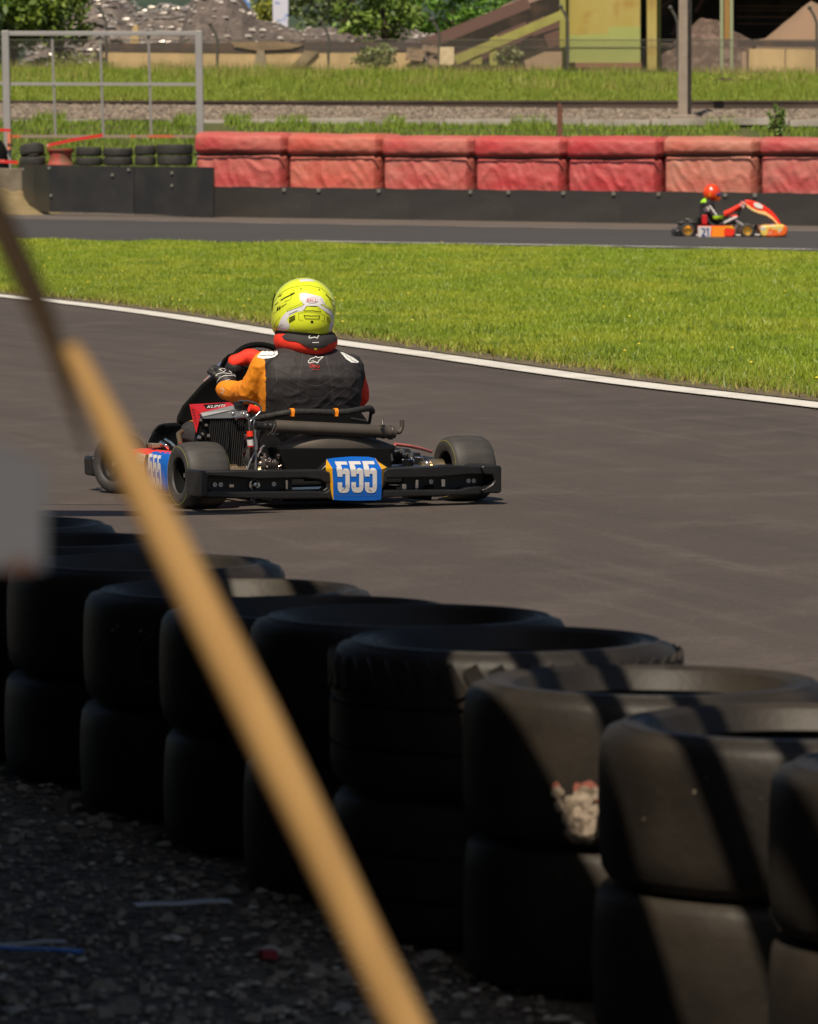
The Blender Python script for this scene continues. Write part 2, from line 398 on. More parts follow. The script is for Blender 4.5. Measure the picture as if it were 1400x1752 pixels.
# sparse dry blades along the verge
q = rng.uniform(0, 1, 16000); i = (q * 68).astype(int)
pv = wl[i] + nr[i] * (.35 + rng.gamma(2, .16, len(i)))[:, None] + rng.normal(0, .25, (len(i), 2)) * tn[i]
blades('verge_grass', pv, .05, .012, mat('dry_grass', (.30, .24, .06), .7, island=(.16, .20, .03)), 1.0, zf=lambda x, y: .012)
k = rng.integers(0, len(pts), 60)
fl = MB()
for x, y in pts[k]: fl.ell((x, y, zg(x, y) + .09), (.012, .012, .008), nu=6, nv=4)
structure(fl.build('wildflowers', mat('flower_yellow', (.75, .62, .04), .6)), 'stuff')
# ============================================================ FOREGROUND: tyre wall
def tyre_profile(R, w, ri, bulge=.012, wear=0.):
    h = w / 2
    return [(ri, -h * .72), (ri + .012, -h * .86), (ri + (R - ri) * .35, -h - bulge * .3), (R - .036, -h + .001), (R - .014, -h + .007), (R - .003, -h + .024), (R + .001, -h * .55),
            (R + .003, 0), (R + .001, h * .55), (R - .003, h - .024), (R - .014, h - .007), (R - .034, h - .001), (R - .038, h + .004), (R - .043, h + .004), (R - .047, h), (ri + (R - ri) * .35, h + bulge * .3), (ri + .026, h * .95), (ri + .020, h * .99), (ri + .012, h * .86), (ri, h * .72),
            (ri + .014, h * .66), (R - .030, h * .70), (R - .022, 0), (R - .030, -h * .70), (ri + .014, -h * .66)]
def tyre(name, c, R, w, ri, m, tilt=(0, 0), n=72, grooves=False, tread=False):
    mb = MB(); pr = tyre_profile(R, w, ri)
    if grooves:
        pr2 = []
        for (r, h) in pr: pr2.append((r, h))
        k = 7
        pr = pr[:6] + [(R + .002, -w * .30), (R + .002, -w * .20), (R - .008, -w * .195), (R - .008, -w * .165), (R + .003, -w * .16), (R + .003, w * .10), (R - .008, w * .105), (R - .008, w * .135), (R + .002, w * .14), (R + .002, w * .30)] + pr[9:]
    mb.lathe(pr, (0, 0, 0), (0, 0, 1), n, closed=True)
    if tread:  # slanted tread sipes near the shoulder, as small raised lugs
        for i in range(44):
            a = 2 * math.pi * i / 44
            p = V((math.cos(a) * (R + .0035), math.sin(a) * (R + .0035), w * .32)); Rm = Matrix.Rotation(a, 3, 'Z') @ Matrix.Rotation(.5, 3, 'X')
            mb.box(p, (.0075, .030, w * .24), Rm)
    for v in mb.v:
        k = noise.noise(v * 2.3 + V(c)) * .006; v.x += v.x * k * 2; v.y += v.y * k * 2
    o = mb.build(name, m, None, 50)
    o.location = c; o.rotation_euler = (tilt[0], tilt[1], random.uniform(0, 6.28)); return o
def join_into(o, d):
    """merge a surface mark into the mesh that carries it"""
    M = o.matrix_world.inverted() @ o.matrix_world; bm = bmesh.new(); bm.from_mesh(o.data); mi = len(o.data.materials); o.data.materials.append(d.data.materials[0])
    n0 = len(bm.faces); bm.from_mesh(d.data); bm.faces.ensure_lookup_table()
    for f in bm.faces[n0:]: f.material_index = mi
    bm.to_mesh(o.data); bm.free(); bpy.data.objects.remove(d)
LAB = {0: 'half hidden by the blurred grey plate', 1: 'second from the far end', 2: 'third from the far end', 3: 'with a curved chalk mark',
       4: 'half hidden behind the wooden pole', 5: 'just right of the wooden pole', 6: 'with the grooved tread', 7: 'with the flaking cream paint patch',
       8: 'crossed by a diagonal shadow stripe', 9: 'cut off by the right edge of the photo'}
tyres = {}
for i, (cx, Y, h, R) in enumerate(ST_):
    X = (cx - 700) / F * Y; w = h / 2; ri = R * (.70 if i < 6 else .68)
    m = M_RUB
    for lv in (1, 0):
        o = tyre('tyre', (X + (0 if lv else random.uniform(-.012, .012)), Y + (0 if lv else random.uniform(-.01, .02)), w * (lv + .5)), R, w - .004, ri, m, (0, 0) if lv == 0 else (random.uniform(-.006, .006), random.uniform(-.006, .006)), grooves=(i in (6,)), tread=(i == 6 and lv == 1))
        tyres[(i, lv)] = o
        tag(o, ('top' if lv else 'bottom') + ' black tyre of the stack ' + LAB[i], 'tyre', 'stacked tyres of the foreground wall')
bpy.context.view_layer.update()
tt = tyres[(7, 1)]
M_PATCH = mat('flaking_cream_paint', (.44, .35, .27), .9, n=(60, (.22, .17, .12), .5, .65), bump=(80, 1, .006))
M_PATR = mat('red_paint_edge', (.34, .11, .08), .85)
def blob(cx, cy, r, n=14): return [(cx + r * random.uniform(.8, 1.15) * math.cos(2 * math.pi * i / n), cy + r * random.uniform(.8, 1.15) * math.sin(2 * math.pi * i / n)) for i in range(n)]
tb = bvh_of(tt, tt.matrix_world)
pa_ = decal('paint_patch', [blob(954, 1356, 11), blob(958, 1378, 11), blob(975, 1372, 12), blob(1000, 1365, 19), blob(1016, 1358, 12), blob(990, 1395, 24), blob(975, 1400, 16), blob(1003, 1410, 21), blob(985, 1425, 20), blob(1000, 1440, 18), blob(992, 1458, 13), blob(1018, 1388, 11)], [tb], M_PATCH, tt, tt.matrix_world, .003, 8)
pe_ = decal('paint_edge', [blob(952, 1346, 8), blob(1006, 1350, 15), blob(990, 1349, 10), blob(1020, 1352, 9), blob(1024, 1366, 7)], [tb], M_PATR, tt, tt.matrix_world, .0022, 8); join_into(pa_, pe_)
# dust specks on the near tyres
M_SPK = mat('dried_mud', (.22, .18, .13), .9)
for (i, lv) in [(8, 1), (7, 1), (8, 0), (7, 0), (6, 1), (3, 1), (5, 1), (4, 1)]:
    o = tyres[(i, lv)]; c, Y, h, R = ST_[i]; s = F / (Y - R); pl = []
    for _ in range(14 if i > 6 else 7):
        px = c + random.uniform(-.85, .85) * R * s; z = h / 2 * lv + random.uniform(.02, h / 2 - .03); py = 253 + (H - z) * s
        pl.append(blob(px, py, random.choice([.8, 1.1, 1.5, 2.2, 3.4]), 7))
    join_into(o, decal('mud_speck', pl, [bvh_of(o, o.matrix_world)], M_SPK, o, o.matrix_world, .002, 8))
tb4 = bvh_of(tyres[(4, 1)], tyres[(4, 1)].matrix_world)
tb3 = tyres[(3, 1)]
arc = conv([(576, 318), (545, 335), (520, 365), (510, 410), (515, 450), (535, 485), (590, 512)], 0, 940, 2.1875)
decal('chalk_mark', ribbon(arc, 1.6), [bvh_of(tb3, tb3.matrix_world)], mat('chalk_grey', (.12, .12, .12), .9), tb3, tb3.matrix_world, .0022, 6)
# gravel and litter on the shaded shoulder
n = 14000
Yg = rng.uniform(7.0, 15.5, n); Xg = rng.uniform(-1.0, 1.0, n) * (Yg * .082)
rx = np.interp(Yg, [y for x, y in rowX][::-1], [x for x, y in rowX][::-1])
ok = Xg < rx - .28; Xg = Xg[ok]; Yg = Yg[ok]; n = len(Xg)
base = np.array([(1, 1, -.6), (-1, 1, -.6), (-1, -1, -.6), (1, -1, -.6), (.55, .6, .7), (-.6, .5, .6), (-.5, -.6, .75), (.6, -.5, .55)])
fcs = np.array([(0, 3, 2, 1), (4, 5, 6, 7), (0, 1, 5, 4), (1, 2, 6, 5), (2, 3, 7, 6), (3, 0, 4, 7)])
def stones(name, X, Y, Z, size, m, kind='stuff', flat=.6):
    n = len(X); a = rng.uniform(0, 6.28, n); s = size
    v = base[None] * (1 + rng.uniform(-.3, .3, (n, 8, 3))); v = v * s[:, None, None] * np.array([1, .8, flat]) * .5
    c, sn = np.cos(a)[:, None], np.sin(a)[:, None]; x = v[..., 0] * c - v[..., 1] * sn; y = v[..., 0] * sn + v[..., 1] * c
    vv = np.stack([x + X[:, None], y + Y[:, None], v[..., 2] + Z[:, None]], -1).reshape(-1, 3)
    ff = (fcs[None] + (np.arange(n) * 8)[:, None, None]).reshape(-1, 4)
    return fastmesh(name, vv, ff, m, kind)
sz = .005 + rng.gamma(1.3, .006, n)
stones('gravel', Xg, Yg, sz * .15, sz, mat('gravel_stone', (.13, .11, .085), .9, island=(.46, .39, .30)))
k = rng.integers(0, n, 420); stones('pale_chips', Xg[k], Yg[k], np.full(420, .006), .008 + rng.gamma(1.5, .006, 420), mat('pale_chip', (.50, .44, .34), .8, island=(.75, .68, .56)), flat=.4)
M_PALE = mat('pale_stone', (.42, .39, .34), .9, bump=(30, .6, .01))
def rock(px, py, s, lab, m=M_PALE, nm='stone'):
    p = G(px, py); mb = MB(); mb.ell((0, 0, 0), (s, s * .7, s * .42), nu=14, nv=9)
    for v in mb.v: v *= 1 + .35 * noise.noise(v * (1.6 / s) + V((px, py, 0)))
    o = mb.build(nm, m, None, 30); o.location = (p.x, p.y, s * .22); o.rotation_euler = (0, 0, random.uniform(0, 3)); return tag(o, lab, 'stone', 'pale stones on the shaded gravel')
rock(588, 1730, .024, 'rounded pale stone at the bottom edge, left of the pole foot')
rock(742, 1640, .024, 'pale stone beside the bottom tyre right of the pole')
rock(728, 1646, .015, 'small pale stone left of the stone beside the bottom tyre')
rock(20, 1735, .022, 'pale stone in the bottom left corner of the gravel')
rock(400, 1528, .015, 'small pale stone near the right end of the white strip')
rock(700, 1745, .014, 'small pale stone at the bottom edge just left of the pole', )
def litter(name, a, b, w, m, lab, cat='litter', z=.02):
    A = G(*a); B = G(*b); mb = MB(); n = 8
    pts = [A + (B - A) * (i / n) + V((0, 0, z + .0012 * math.sin(i * 1.3))) for i in range(n + 1)]
    for i in range(n): mb.bar(pts[i], pts[i + 1], w, .004)
    o = mb.build(name, m, None, 0); return tag(o, lab, cat)
litter('plastic_strip', (230, 1566), (392, 1558), .030, mat('white_plastic', (.75, .77, .80), .4), 'thin white plastic strip lying on the dark gravel', 'plastic strip')
litter('cable_tie', (-40, 1651), (112, 1642), .016, mat('grey_plastic', (.50, .49, .46), .5), 'grey strip lying across a blue one in the gravel', 'plastic strip', z=.035)
litter('blue_strip', (-60, 1636), (140, 1646), .018, mat('blue_plastic', (.01, .22, .80), .4), 'bright blue plastic strip on the gravel at the left edge', 'plastic strip')
p = G(460, 1640); mb = MB(); R3 = Matrix.Rotation(.4, 3, 'Z')
mb.ell((p.x, p.y, .012), (.026, .03, .012), R3, 10, 6); mb.mi = 1; mb.box((p.x, p.y - .03, .012), (.030, .02, .014), R3)
for v in mb.v: v += noise.noise_vector(v * 40) * .006
tag(mb.build('cigarette_packet', [mat('crumpled_paper', (.62, .54, .44), .8), mat('red_card', (.40, .05, .06), .7)], None, 0), 'crumpled paper scrap with a red end on the gravel', 'litter')
# ---------- wooden pole, grey plate with its post, added shade board, canopy and gantry
pp = [V((.50, 3.12, 0.0)), P(690, 1760, 3.09)] + [P(x, y, 3.08 - .07 * k) for k, (x, y) in enumerate([(663, 1700)])] + [P(x, y, 3.05) for x, y in [(529, 1400), (430, 1190), (325, 1000), (247, 850)]] + [P(x, y, 3.02) for x, y in [(213, 792), (164, 700), (140, 645), (118, 588)]]
def smoothpath(pts, n=30):
    d = [0];
    for a, b in zip(pts[:-1], pts[1:]): d.append(d[-1] + (b - a).length)
    ts = np.linspace(0, d[-1], n); arr = np.array(pts); q = np.stack([np.interp(ts, d, arr[:, k]) for k in range(3)], 1)
    for _ in range(3): q[1:-1] = (q[:-2] + 2 * q[1:-1] + q[2:]) / 4
    return [V(x) for x in q]
mb = MB(); sp = smoothpath(smoothpath(smoothpath(smoothpath(pp, 40), 40), 40), 40); mb.tube(sp, [(.0120 + .0005 * math.sin(i)) * min(1, .45 + .2 * (len(sp) - 1 - i)) for i in range(len(sp))], 16)
tag(mb.build('wooden_pole', mat('pale_wood', (.56, .33, .12), .6, n=[(9, (.46, .26, .09), .4, .7, (6, 6, .6)), (4, (.40, .22, .08), .56, .74, (3, 3, .8))]), None, 60), 'blurred light brown wooden pole slanting across the foreground', 'pole')
st_ = smoothpath([P(x, y, 3.08) for x, y in [(-420, -400), (-90, 180), (-12, 352), (14, 413), (35, 453), (56, 500), (86, 566), (108, 640), (128, 715), (150, 780)]], 40)
mb = MB(); mb.tube(st_, [.0084 * min(1, .15 + (len(st_) - 1 - i) * .09) for i in range(len(st_))], 12); tag(mb.build('wooden_stick', mat('dark_wood', (.24, .15, .07), .8, n=(7, (.18, .10, .045), .4, .7)), None, 60), 'thin dark brown blurred stick continuing above the top end of the light brown pole', 'stick')
sh = empty('plate_stand', (-.52, 3.0, 0)); tag(sh, 'blurred grey metal plate with a rusty lower edge at the left edge', 'metal plate')
def rel(o, p): return V(p) - o.location
a0 = P(-230, 770, 3.0); a1 = P(80, 978, 3.0)
mb = MB(); mb.prism([rel(sh, P(x, y, 2.5)) for x, y in [(-230, 700), (-60, 745), (30, 775), (78, 806), (76, 972), (-230, 978)]], [rel(sh, P(x, y, 2.5)) + V((0, .004, 0)) for x, y in [(-230, 700), (-60, 745), (30, 775), (78, 806), (76, 972), (-230, 978)]])
mb.build('plate', mat('grey_sheet_metal', (.125, .135, .16), .5, .3, n=(8, (.12, .12, .13), .4, .7)), sh, 0)
mb = MB(); mb.prism([rel(sh, P(x, y, 2.497)) for x, y in [(15, 955), (60, 958), (58, 977), (8, 977)]], [rel(sh, P(x, y, 2.507)) for x, y in [(15, 955), (60, 958), (58, 977), (8, 977)]])
mb.build('rusty_edge', mat('rust', (.085, .040, .024), .9), sh, 0)
mb = MB(); mb.box((.12, 0.03, 1.0), (.05, .05, 2.0)); mb.build('post', M_STEEL, sh, 30)
mb = MB(); mb.bar((.08, .03, 1.28), (.08, -.5, 1.28), .04, .04); mb.build('bracket', M_STEEL, sh, 0)
mb = MB(); mb.bar((.12, .03, 1.52), (.12, .03, 2.0), .06, .06, (1, 0, 0)); mb.box((.25, .03, 1.985), (1.1, .80, .02)); mb.build('shade_board', mat('board', (.2, .18, .15), .8), sh, 0)  # board added out of view to shade the wood below it
can = empty('canopy', (-3.2, 8, 0)); tag(can, 'canopy on posts added out of view left of the tyre wall to shade it', 'canopy')  # unseen, built to cast the shade lying on the tyre stacks
Z0 = 2.4
def edge(y, off=0.): return -.17 - .2 * (y - 8.165) + off
ys = np.linspace(3.9, 13.9, 60); mb = MB()
def flap(y): return .03 * math.sin(y * 5) + .62 * sstep(8.95, 9.15, y) * (1 - sstep(10.05, 10.2, y)) + .26 * sstep(10.2, 10.3, y) * (1 - sstep(10.7, 10.85, y)) + .5 * sstep(12.2, 12.4, y)  # edge outline shaped to place shade and sun patches on the tyres
fr_, bk_ = [], []
mb.prism([rel(can, (-5.5, 3.9, Z0))] + [rel(can, (edge(y) + flap(y), y, Z0)) for y in ys] + [rel(can, (-5.5, 13.9, Z0))],
         [rel(can, (-5.5, 3.9, Z0 + .01))] + [rel(can, (edge(y) + flap(y), y, Z0 + .01)) for y in ys] + [rel(can, (-5.5, 13.9, Z0 + .01))])
mb.build('tarpaulin', mat('dark_tarpaulin', (.03, .03, .032), .8), can, 0)
mb = MB()
for off, w in ((.135, .045), (.275, .042)):
    mb.bar(rel(can, (edge(4, off), 4, Z0 + .03)), rel(can, (edge(12.3, off), 12.3, Z0 + .03)), w, .03)
for y in (4.2, 13.2): mb.bar(rel(can, (-5.4, y, Z0 + .05)), rel(can, (edge(y, .0 if y > 5 else .3), y, Z0 + .05)), .04, .02)
mb.bar(rel(can, (-5.4, 12.2, Z0 + .05)), rel(can, (edge(12.2, .3), 12.2, Z0 + .05)), .04, .02)
mb.build('frame', M_STEEL, can, 0)
mb = MB(); mb.box(rel(can, (-2.75, 8.9, 1.2)), (.04, 10.0, 2.4)); mb.box(rel(can, (-1.95, 3.85, 1.2)), (1.6, .04, 2.4)); mb.build('sky_blocker', mat('dark_tarpaulin', (0, 0, 0)), can, 0)  # unseen walls added to cut the sky light on the tyres
for x, y in ((-2.6, 4.2), (-5.2, 4.2), (-2.6, 13.2), (-5.2, 13.2)):
    mb = MB(); mb.tube([rel(can, (x, y, 0)), rel(can, (x, y, Z0))], .03, 10); mb.build('post', M_STEEL, can, 40)
ga = empty('shadow_gantry', (-4.6, 20.2, 0)); tag(ga, 'overhead board on a post added out of view to shadow the asphalt', 'gantry')  # unseen board added to cast the shadow band on the track
mb = MB(); mb.prism([rel(ga, q) for q in [(-5.6, 19.9, 3.0), (-1.75, 20.02, 3.0), (-1.3, 20.12, 3.0), (-1.1, 20.28, 3.0), (-2.4, 20.4, 3.0), (-5.6, 20.45, 3.0)]], [rel(ga, q) for q in [(-5.6, 19.9, 3.02), (-1.75, 20.02, 3.02), (-1.3, 20.12, 3.02), (-1.1, 20.28, 3.02), (-2.4, 20.4, 3.02), (-5.6, 20.45, 3.02)]])
mb.build('board', mat('board', (.2, .18, .15), .8), ga, 0)
mb = MB(); mb.tube([rel(ga, (-5.6, 20.75, 3.02)), rel(ga, (-1.6, 20.72, 3.02))], .012, 8); mb.tube([rel(ga, (-4.6, 20.2, 0)), rel(ga, (-4.6, 20.2, 3.3))], .05, 12); mb.tube([rel(ga, (-4.6, 20.1, 3.04)), rel(ga, (-4.6, 20.8, 3.04))], .02, 8)
mb.build('post', M_STEEL, ga, 40)
# ============================================================ NEAR KART
YAW = math.radians(24)
k0 = G(570, 863)
kart = empty('racing_kart', k0, YAW); tag(kart, 'black racing kart number 555 seen from behind, turning left on the near track', 'go-kart')
KM = Matrix.Translation(k0) @ Matrix.Rotation(YAW, 4, 'Z'); KI = KM.inverted(); KR = KI.to_3x3(); KO = KI @ CAM
def K(px, py, yl):
    d = KR @ ray(px, py); return KO + d * ((yl - KO.y) / d.y)
def KX(px, py, xl):
    d = KR @ ray(px, py); return KO + d * ((xl - KO.x) / d.x)
def KP(pts, y0, y1, mb=None):
    mb = mb or MB(); f = [K(x, y, y0) for x, y in pts]; return mb.prism(f, [p + V((0, y1 - y0, 0)) for p in f])
def kt(pts, r, n=12, mb=None, sm=True):
    mb = mb or MB(); q = [K(*p) for p in pts]
    if sm and len(q) > 2: q = smoothpath(q, 8 * len(q))
    return mb.tube(q, r, n)
# --- wheels
def kart_wheel(c, R, w, steer, side, label=None, mr=M_BLK):
    ax = V((side * math.cos(steer), side * math.sin(steer), 0)); h = w / 2; t = MB()
    prof = [(.072, -h * .8), (.078, -h * .92), (R - .035, -h * 1.0), (R - .014, -h * .93), (R - .004, -h * .78), (R, -h * .4), (R + .001, 0), (R, h * .4), (R - .004, h * .78), (R - .014, h * .93), (R - .035, h), (.078, h * .92), (.072, h * .8)]
    t.lathe(prof, c, ax, 56); wh = t.build('wheel', M_SLICK, kart, 40)
    l = MB()
    for sg in ((-1, 1) if R > .13 else ()): l.lathe([(R - .0195, sg * h * .955), (R - .0185, sg * h * .958), (R - .0175, sg * h * .952)], V(c) , ax, 56)
    if R > .13: l.build('sidewall_ring', M_YLINE, wh, 0, fix=False)
    r = MB(); r.lathe([(.074, -h * .85), (.066, -h * .80), (.060, -h * .3), (.060, h * .25), (.066, h * .80), (.074, h * .85), (.066, h * .72), (.052, h * .15), (.028, h * .12), (.024, h * .45), (0.001, h * .46)], c, ax, 36)
    r.build('rim', M_BLKM if R > .13 else mr, wh, 40)
    b = MB(); cc = V(c) + ax * h * .5; b.tube([cc, cc + ax * .016], .011, 6); b.build('wheel_nut', M_CHR, wh, 0)
    return wh
wl_ = kart_wheel((-.605, 0, .138), .138, .195, 0, -1); wr_ = kart_wheel((.605, 0, .138), .138, .195, 0, 1)
kart_wheel((-.545, 1.05, .128), .128, .13, .42, -1); kart_wheel((.545, 1.05, .128), .128, .13, .30, 1)
mb = MB(); mb.tube([(-.62, 0, .138), (.62, 0, .138)], .02, 16); mb.build('rear_axle', M_STEEL, kart)
mb = MB()
for s in (-1, 1): mb.tube([(s * .44, 0, .138), (s * .50, 0, .138)], .042, 20); mb.tube([(s * .40, 0, .138), (s * .45, 0, .138)], .032, 20)
mb.build('axle_hub', mat('champagne_alloy', (.55, .42, .26), .3, .9), kart)
# --- chassis
mb = MB()
for s in (-1, 1):
    mb.tube(smoothpath([V((s * .33, -.27, .075)), V((s * .33, .1, .05)), V((s * .30, .7, .045)), V((s * .18, 1.25, .06))]), .015, 10)
    mb.tube([(s * .33, -.03, .05), (s * .33, -.03, .18)], .022, 10)
mb.tube([(-.33, .02, .05), (.33, .02, .05)], .015, 10); mb.tube([(-.3, .75, .045), (.3, .75, .045)], .015, 10); mb.tube([(-.53, 1.05, .12), (.53, 1.05, .12)], .012, 10)
mb.tube([(-.36, -.1, .095), (.36, -.1, .095)], .012, 10)
mb.build('chassis', M_BLKM, kart)
mb = MB(); mb.box((0, .75, .04), (.5, 1.0, .008)); mb.build('floor_tray', M_STEEL, kart)
# --- rear bumper
YB = -.30
bp = MB()
KP([(346, 806), (351, 805), (356, 812), (356, 846), (352, 851), (346, 851)], YB - .02, YB + .16, bp)
KP([(824, 799), (829, 796.5), (856, 796.5), (859, 800), (859, 840), (856, 844), (829, 844), (824, 838), (830, 836), (842, 829), (848, 822), (843, 812), (830, 812)], YB - .02, YB + .16, bp)
KP([(349, 806), (440, 805), (520, 804), (553, 804), (566, 808), (655, 808), (664, 801), (745, 798), (765, 796), (822, 798), (827, 800), (827, 812), (800, 812), (750, 817), (664, 818), (664, 826), (556, 826), (548, 821), (520, 818), (440, 820), (400, 817), (360, 815), (349, 820)], YB, YB + .07, bp)
KP([(349, 843), (370, 839), (400, 842), (470, 841), (540, 840), (558, 842), (566, 836), (575, 845), (575, 856), (560, 853), (470, 854), (400, 853), (372, 852), (349, 852)], YB, YB + .07, bp)
KP([(645, 845), (652, 838), (664, 839), (745, 838), (790, 838), (800, 834), (826, 832), (829, 842), (820, 846), (795, 847), (664, 851), (645, 855)], YB, YB + .07, bp)
KP([(556, 818), (572, 818), (577, 850), (566, 850), (552, 840), (560, 834)], YB + .004, YB + .066, bp)
KP([(640, 818), (664, 818), (662, 826), (655, 838), (650, 850), (640, 850)], YB + .004, YB + .066, bp)
KP([(548, 806), (556, 797), (566, 789), (590, 786), (632, 786), (652, 791), (668, 800), (668, 806)], YB + .066, YB + .12, bp)
bo = bp.build('rear_bumper', M_BLK, kart, 30, .006)
rc = MB(); KP([(352, 812), (500, 816), (500, 845), (352, 846)], YB + .075, YB + .09, rc); KP([(690, 814), (826, 808), (826, 838), (690, 844)], YB + .075, YB + .09, rc)
rc.build('bumper_bracket', mat('satin_black_bracket', (.013, .013, .014), .5), kart, 0)
mb = MB()
for (x, y) in [(367, 829), (377, 829), (468, 828), (737, 824), (801, 822.5), (810, 822.5)]:
    c = K(x, y, YB + .075); mb.lathe([(.0095, 0), (.0095, -.006), (.005, -.006), (.004, -.002), (.0005, -.002)], c, (0, 1, 0), 14)
mb.build('bolt', M_ALU, kart, 30)
mb = MB(); mb.lathe([(.001, -.02), (.012, -.02), (.018, -.008), (.024, -.006), (.024, .004), (.001, .004)], K(435, 829, YB + .07), (0, 1, 0), 16); mb.ell(K(436, 829, YB + .05), .014, nu=9, nv=6)
mb.ell(K(434, 856, YB + .1), .013, nu=8, nv=6); mb.ell(K(477, 856, YB + .1), (.022, .01, .008), nu=8, nv=6)
for (x, y, w_, h_) in [(489, 829, .008, .036), (395, 831, .02, .012), (712, 828, .012, .035), (690, 832, .018, .02), (757, 826, .016, .03)]: mb.box(K(x, y, YB + .07), (w_, .02, h_))
for v in mb.v: v += noise.noise_vector(v * 60) * .002
mb.build('mounting_hardware', M_CHR, kart, 20)
mb = MB()
KP([(700, 842), (740, 845), (738, 857), (702, 853)], YB + .12, YB + .2, mb); KP([(470, 850), (640, 852), (640, 859), (470, 858)], YB + .12, YB + .4, mb)
mb.build('undertray', M_BLKM, kart, 0)
# --- number panel
YN = YB - .006
npn = MB(); npn.mi = 0
A_ = [K(x, y, yl) for x, y, yl in [(559, 786, YN + .045), (570, 784, YN + .06), (600, 781.5, YN + .07), (630, 782, YN + .06), (642, 784.5, YN + .045)]]
Bn = [K(x, y, YN - .012) for x, y in [(569, 801.5), (580, 802), (611, 802.5), (640, 803), (653, 803)]]
Cn = [K(x, y, YN - .006) for x, y in [(570.5, 855), (582, 856), (611, 856.5), (640, 856), (652, 854.5)]]
rows = [A_, Bn, [a.lerp(b, .5) + V((0, -.004, 0)) for a, b in zip(Bn, Cn)], Cn]
vs = [p for r in rows for p in r]; npn.add(vs, [(j * 5 + i, j * 5 + i + 1, j * 5 + i + 6, j * 5 + i + 5) for j in range(3) for i in range(4)])
npn.mi = 1
npn.add([A_[0], Bn[0], Cn[0] , K(558, 802, YN + .03), K(564, 830, YN + .02)], [(0, 3, 1), (3, 4, 1), (4, 2, 1)])
npn.add([A_[4], Bn[4], K(653, 836, YN), K(661.5, 800, YN + .03), K(646, 790, YN + .04)], [(0, 1, 4), (4, 1, 3), (3, 1, 2)])
panel = npn.build('number_panel', [M_BLUE, M_YEL], kart, 0, fix=False)
so = panel.modifiers.new('s', 'SOLIDIFY'); so.thickness = .003; so.offset = 0
FIVE = [[(.02, 1), (.95, 1), (.95, .90), (.40, .90), (.02, .90)], [(.02, .90), (.40, .90), (.40, .78), (.40, .60), (.40, .515), (.02, .515)],
        [(.40, .60), (.64, .60), (.98, .60), (.98, .68), (.92, .74), (.80, .775), (.66, .785), (.52, .77), (.40, .73)], [(.64, .17), (.98, .17), (.98, .60), (.64, .60)],
        [(.02, .17), (.08, .07), (.22, .012), (.5, 0), (.78, .012), (.92, .07), (.98, .17), (.64, .17), (.38, .17)], [(.02, .17), (.38, .17), (.38, .335), (.02, .335)]]
def five(x0, x1, y0, y1, fold=None, shift=0.):
    res = []
    for pc in FIVE:
        out = []
        for (u, v) in pc:
            y = y1 - (y1 - y0) * v; x = x0 + (x1 - x0) * u
            if fold and y < fold: x -= (fold - y) * shift
            out.append((x, y))
        res.append(out)
    return res
tk = bvh_of(panel, KM)
decal('race_number', five(577.5, 599, 789.5, 843.5, 803, .38) + five(601, 622.5, 789, 843, 803, .38) + five(624, 645.5, 788.8, 843.5, 803, .34), [tk], M_GREYW, panel, KM, .0035, 3)
decal('scuff_mark', ribbon([(584, 841), (595, 829)], .4) + ribbon([(631, 837), (636, 841)], .8) + ribbon([(588, 838), (592, 834)], .4) + [circ(596.5, 834.5, .9, .7, 6), circ(605, 833, .6, .6, 6)] + ribbon([(573, 848), (648, 847)], .5), [tk], mat('scuff', (.07, .07, .08), .8), panel, KM, .0045, 6)
# --- seat, silencer, exhaust
mb = MB(); KP([(447, 706), (500, 700), (585, 698), (617, 702), (632, 722), (650, 760), (655, 800), (480, 803), (455, 770)], .16, .22, mb)
mb.build('seat', M_BLKM, kart, 40, .01)
mb = MB(); KP([(478, 767), (668, 767), (672, 806), (490, 806)], -.10, .1, mb); mb.build('heat_shield', M_BLKM, kart, 30, .004)
mb = MB(); R_ = []
for t_ in np.linspace(0, 1, 22):
    px = 472 + 203 * t_; r = .008 + .064 * math.sin(math.pi * min(1, t_ * 1.18 if t_ < .42 else .4956 + (t_ - .42) * .87)) ** .9
    R_.append((K(px, 766, -.02), r))
mb.tube([p for p, r in R_], [r for p, r in R_], 28); mb.build('expansion_chamber', M_EXH, kart, 60)
mb = MB(); a_, b_ = K(470, 729.5, -.07), K(675, 739.5, -.07)
mb.tube([a_, a_.lerp(b_, .02), a_.lerp(b_, .98), b_], [.026, .0275, .0275, .0265], 28)
sil = mb.build('silencer', M_EXH, kart, 40)
mb = MB(); kt([(674, 739, -.07), (684, 739.5, -.07), (688, 731, -.07), (688, 718.5, -.07)], .0095, 14, mb); mb.build('tailpipe', M_EXH, sil, 50)
mb = MB(); kt([(437, 728, -.05), (450, 729, -.05), (470, 729.5, -.065)], [.018] * 24, 16, mb)
for x in (454, 462): c = K(x, 729, -.058); mb.tube([c, c + (b_ - a_).normalized() * .008], .023, 18)
mb.build('exhaust_coupling', M_BLK, kart, 50)
mb = MB()
for x in (656,):
    c = a_.lerp(b_, (x - 470) / 205); d = (b_ - a_).normalized(); mb.lathe([(.0285, -.004), (.030, -.003), (.030, .003), (.0285, .004)], c, d, 28)
    mb.tube([K(655, 727, -.11), K(654, 719, -.10), K(656, 714, -.09)], .004, 8); mb.box(K(654, 730, -.105), (.012, .01, .014))
c = a_.lerp(b_, .965); mb.lathe([(.0285, -.003), (.0295, 0), (.0285, .003)], c, d, 28)
mb.tube([K(458, 745, -.08), K(466, 738, -.1), K(470, 728, -.1)], .004, 8); mb.box(K(470, 742, -.08), (.03, .01, .008)); mb.box(K(668, 748, -.06), (.014, .02, .02))
mb.build('silencer_clamp', mat('dark_steel', (.12, .11, .10), .4, .8), kart, 30)
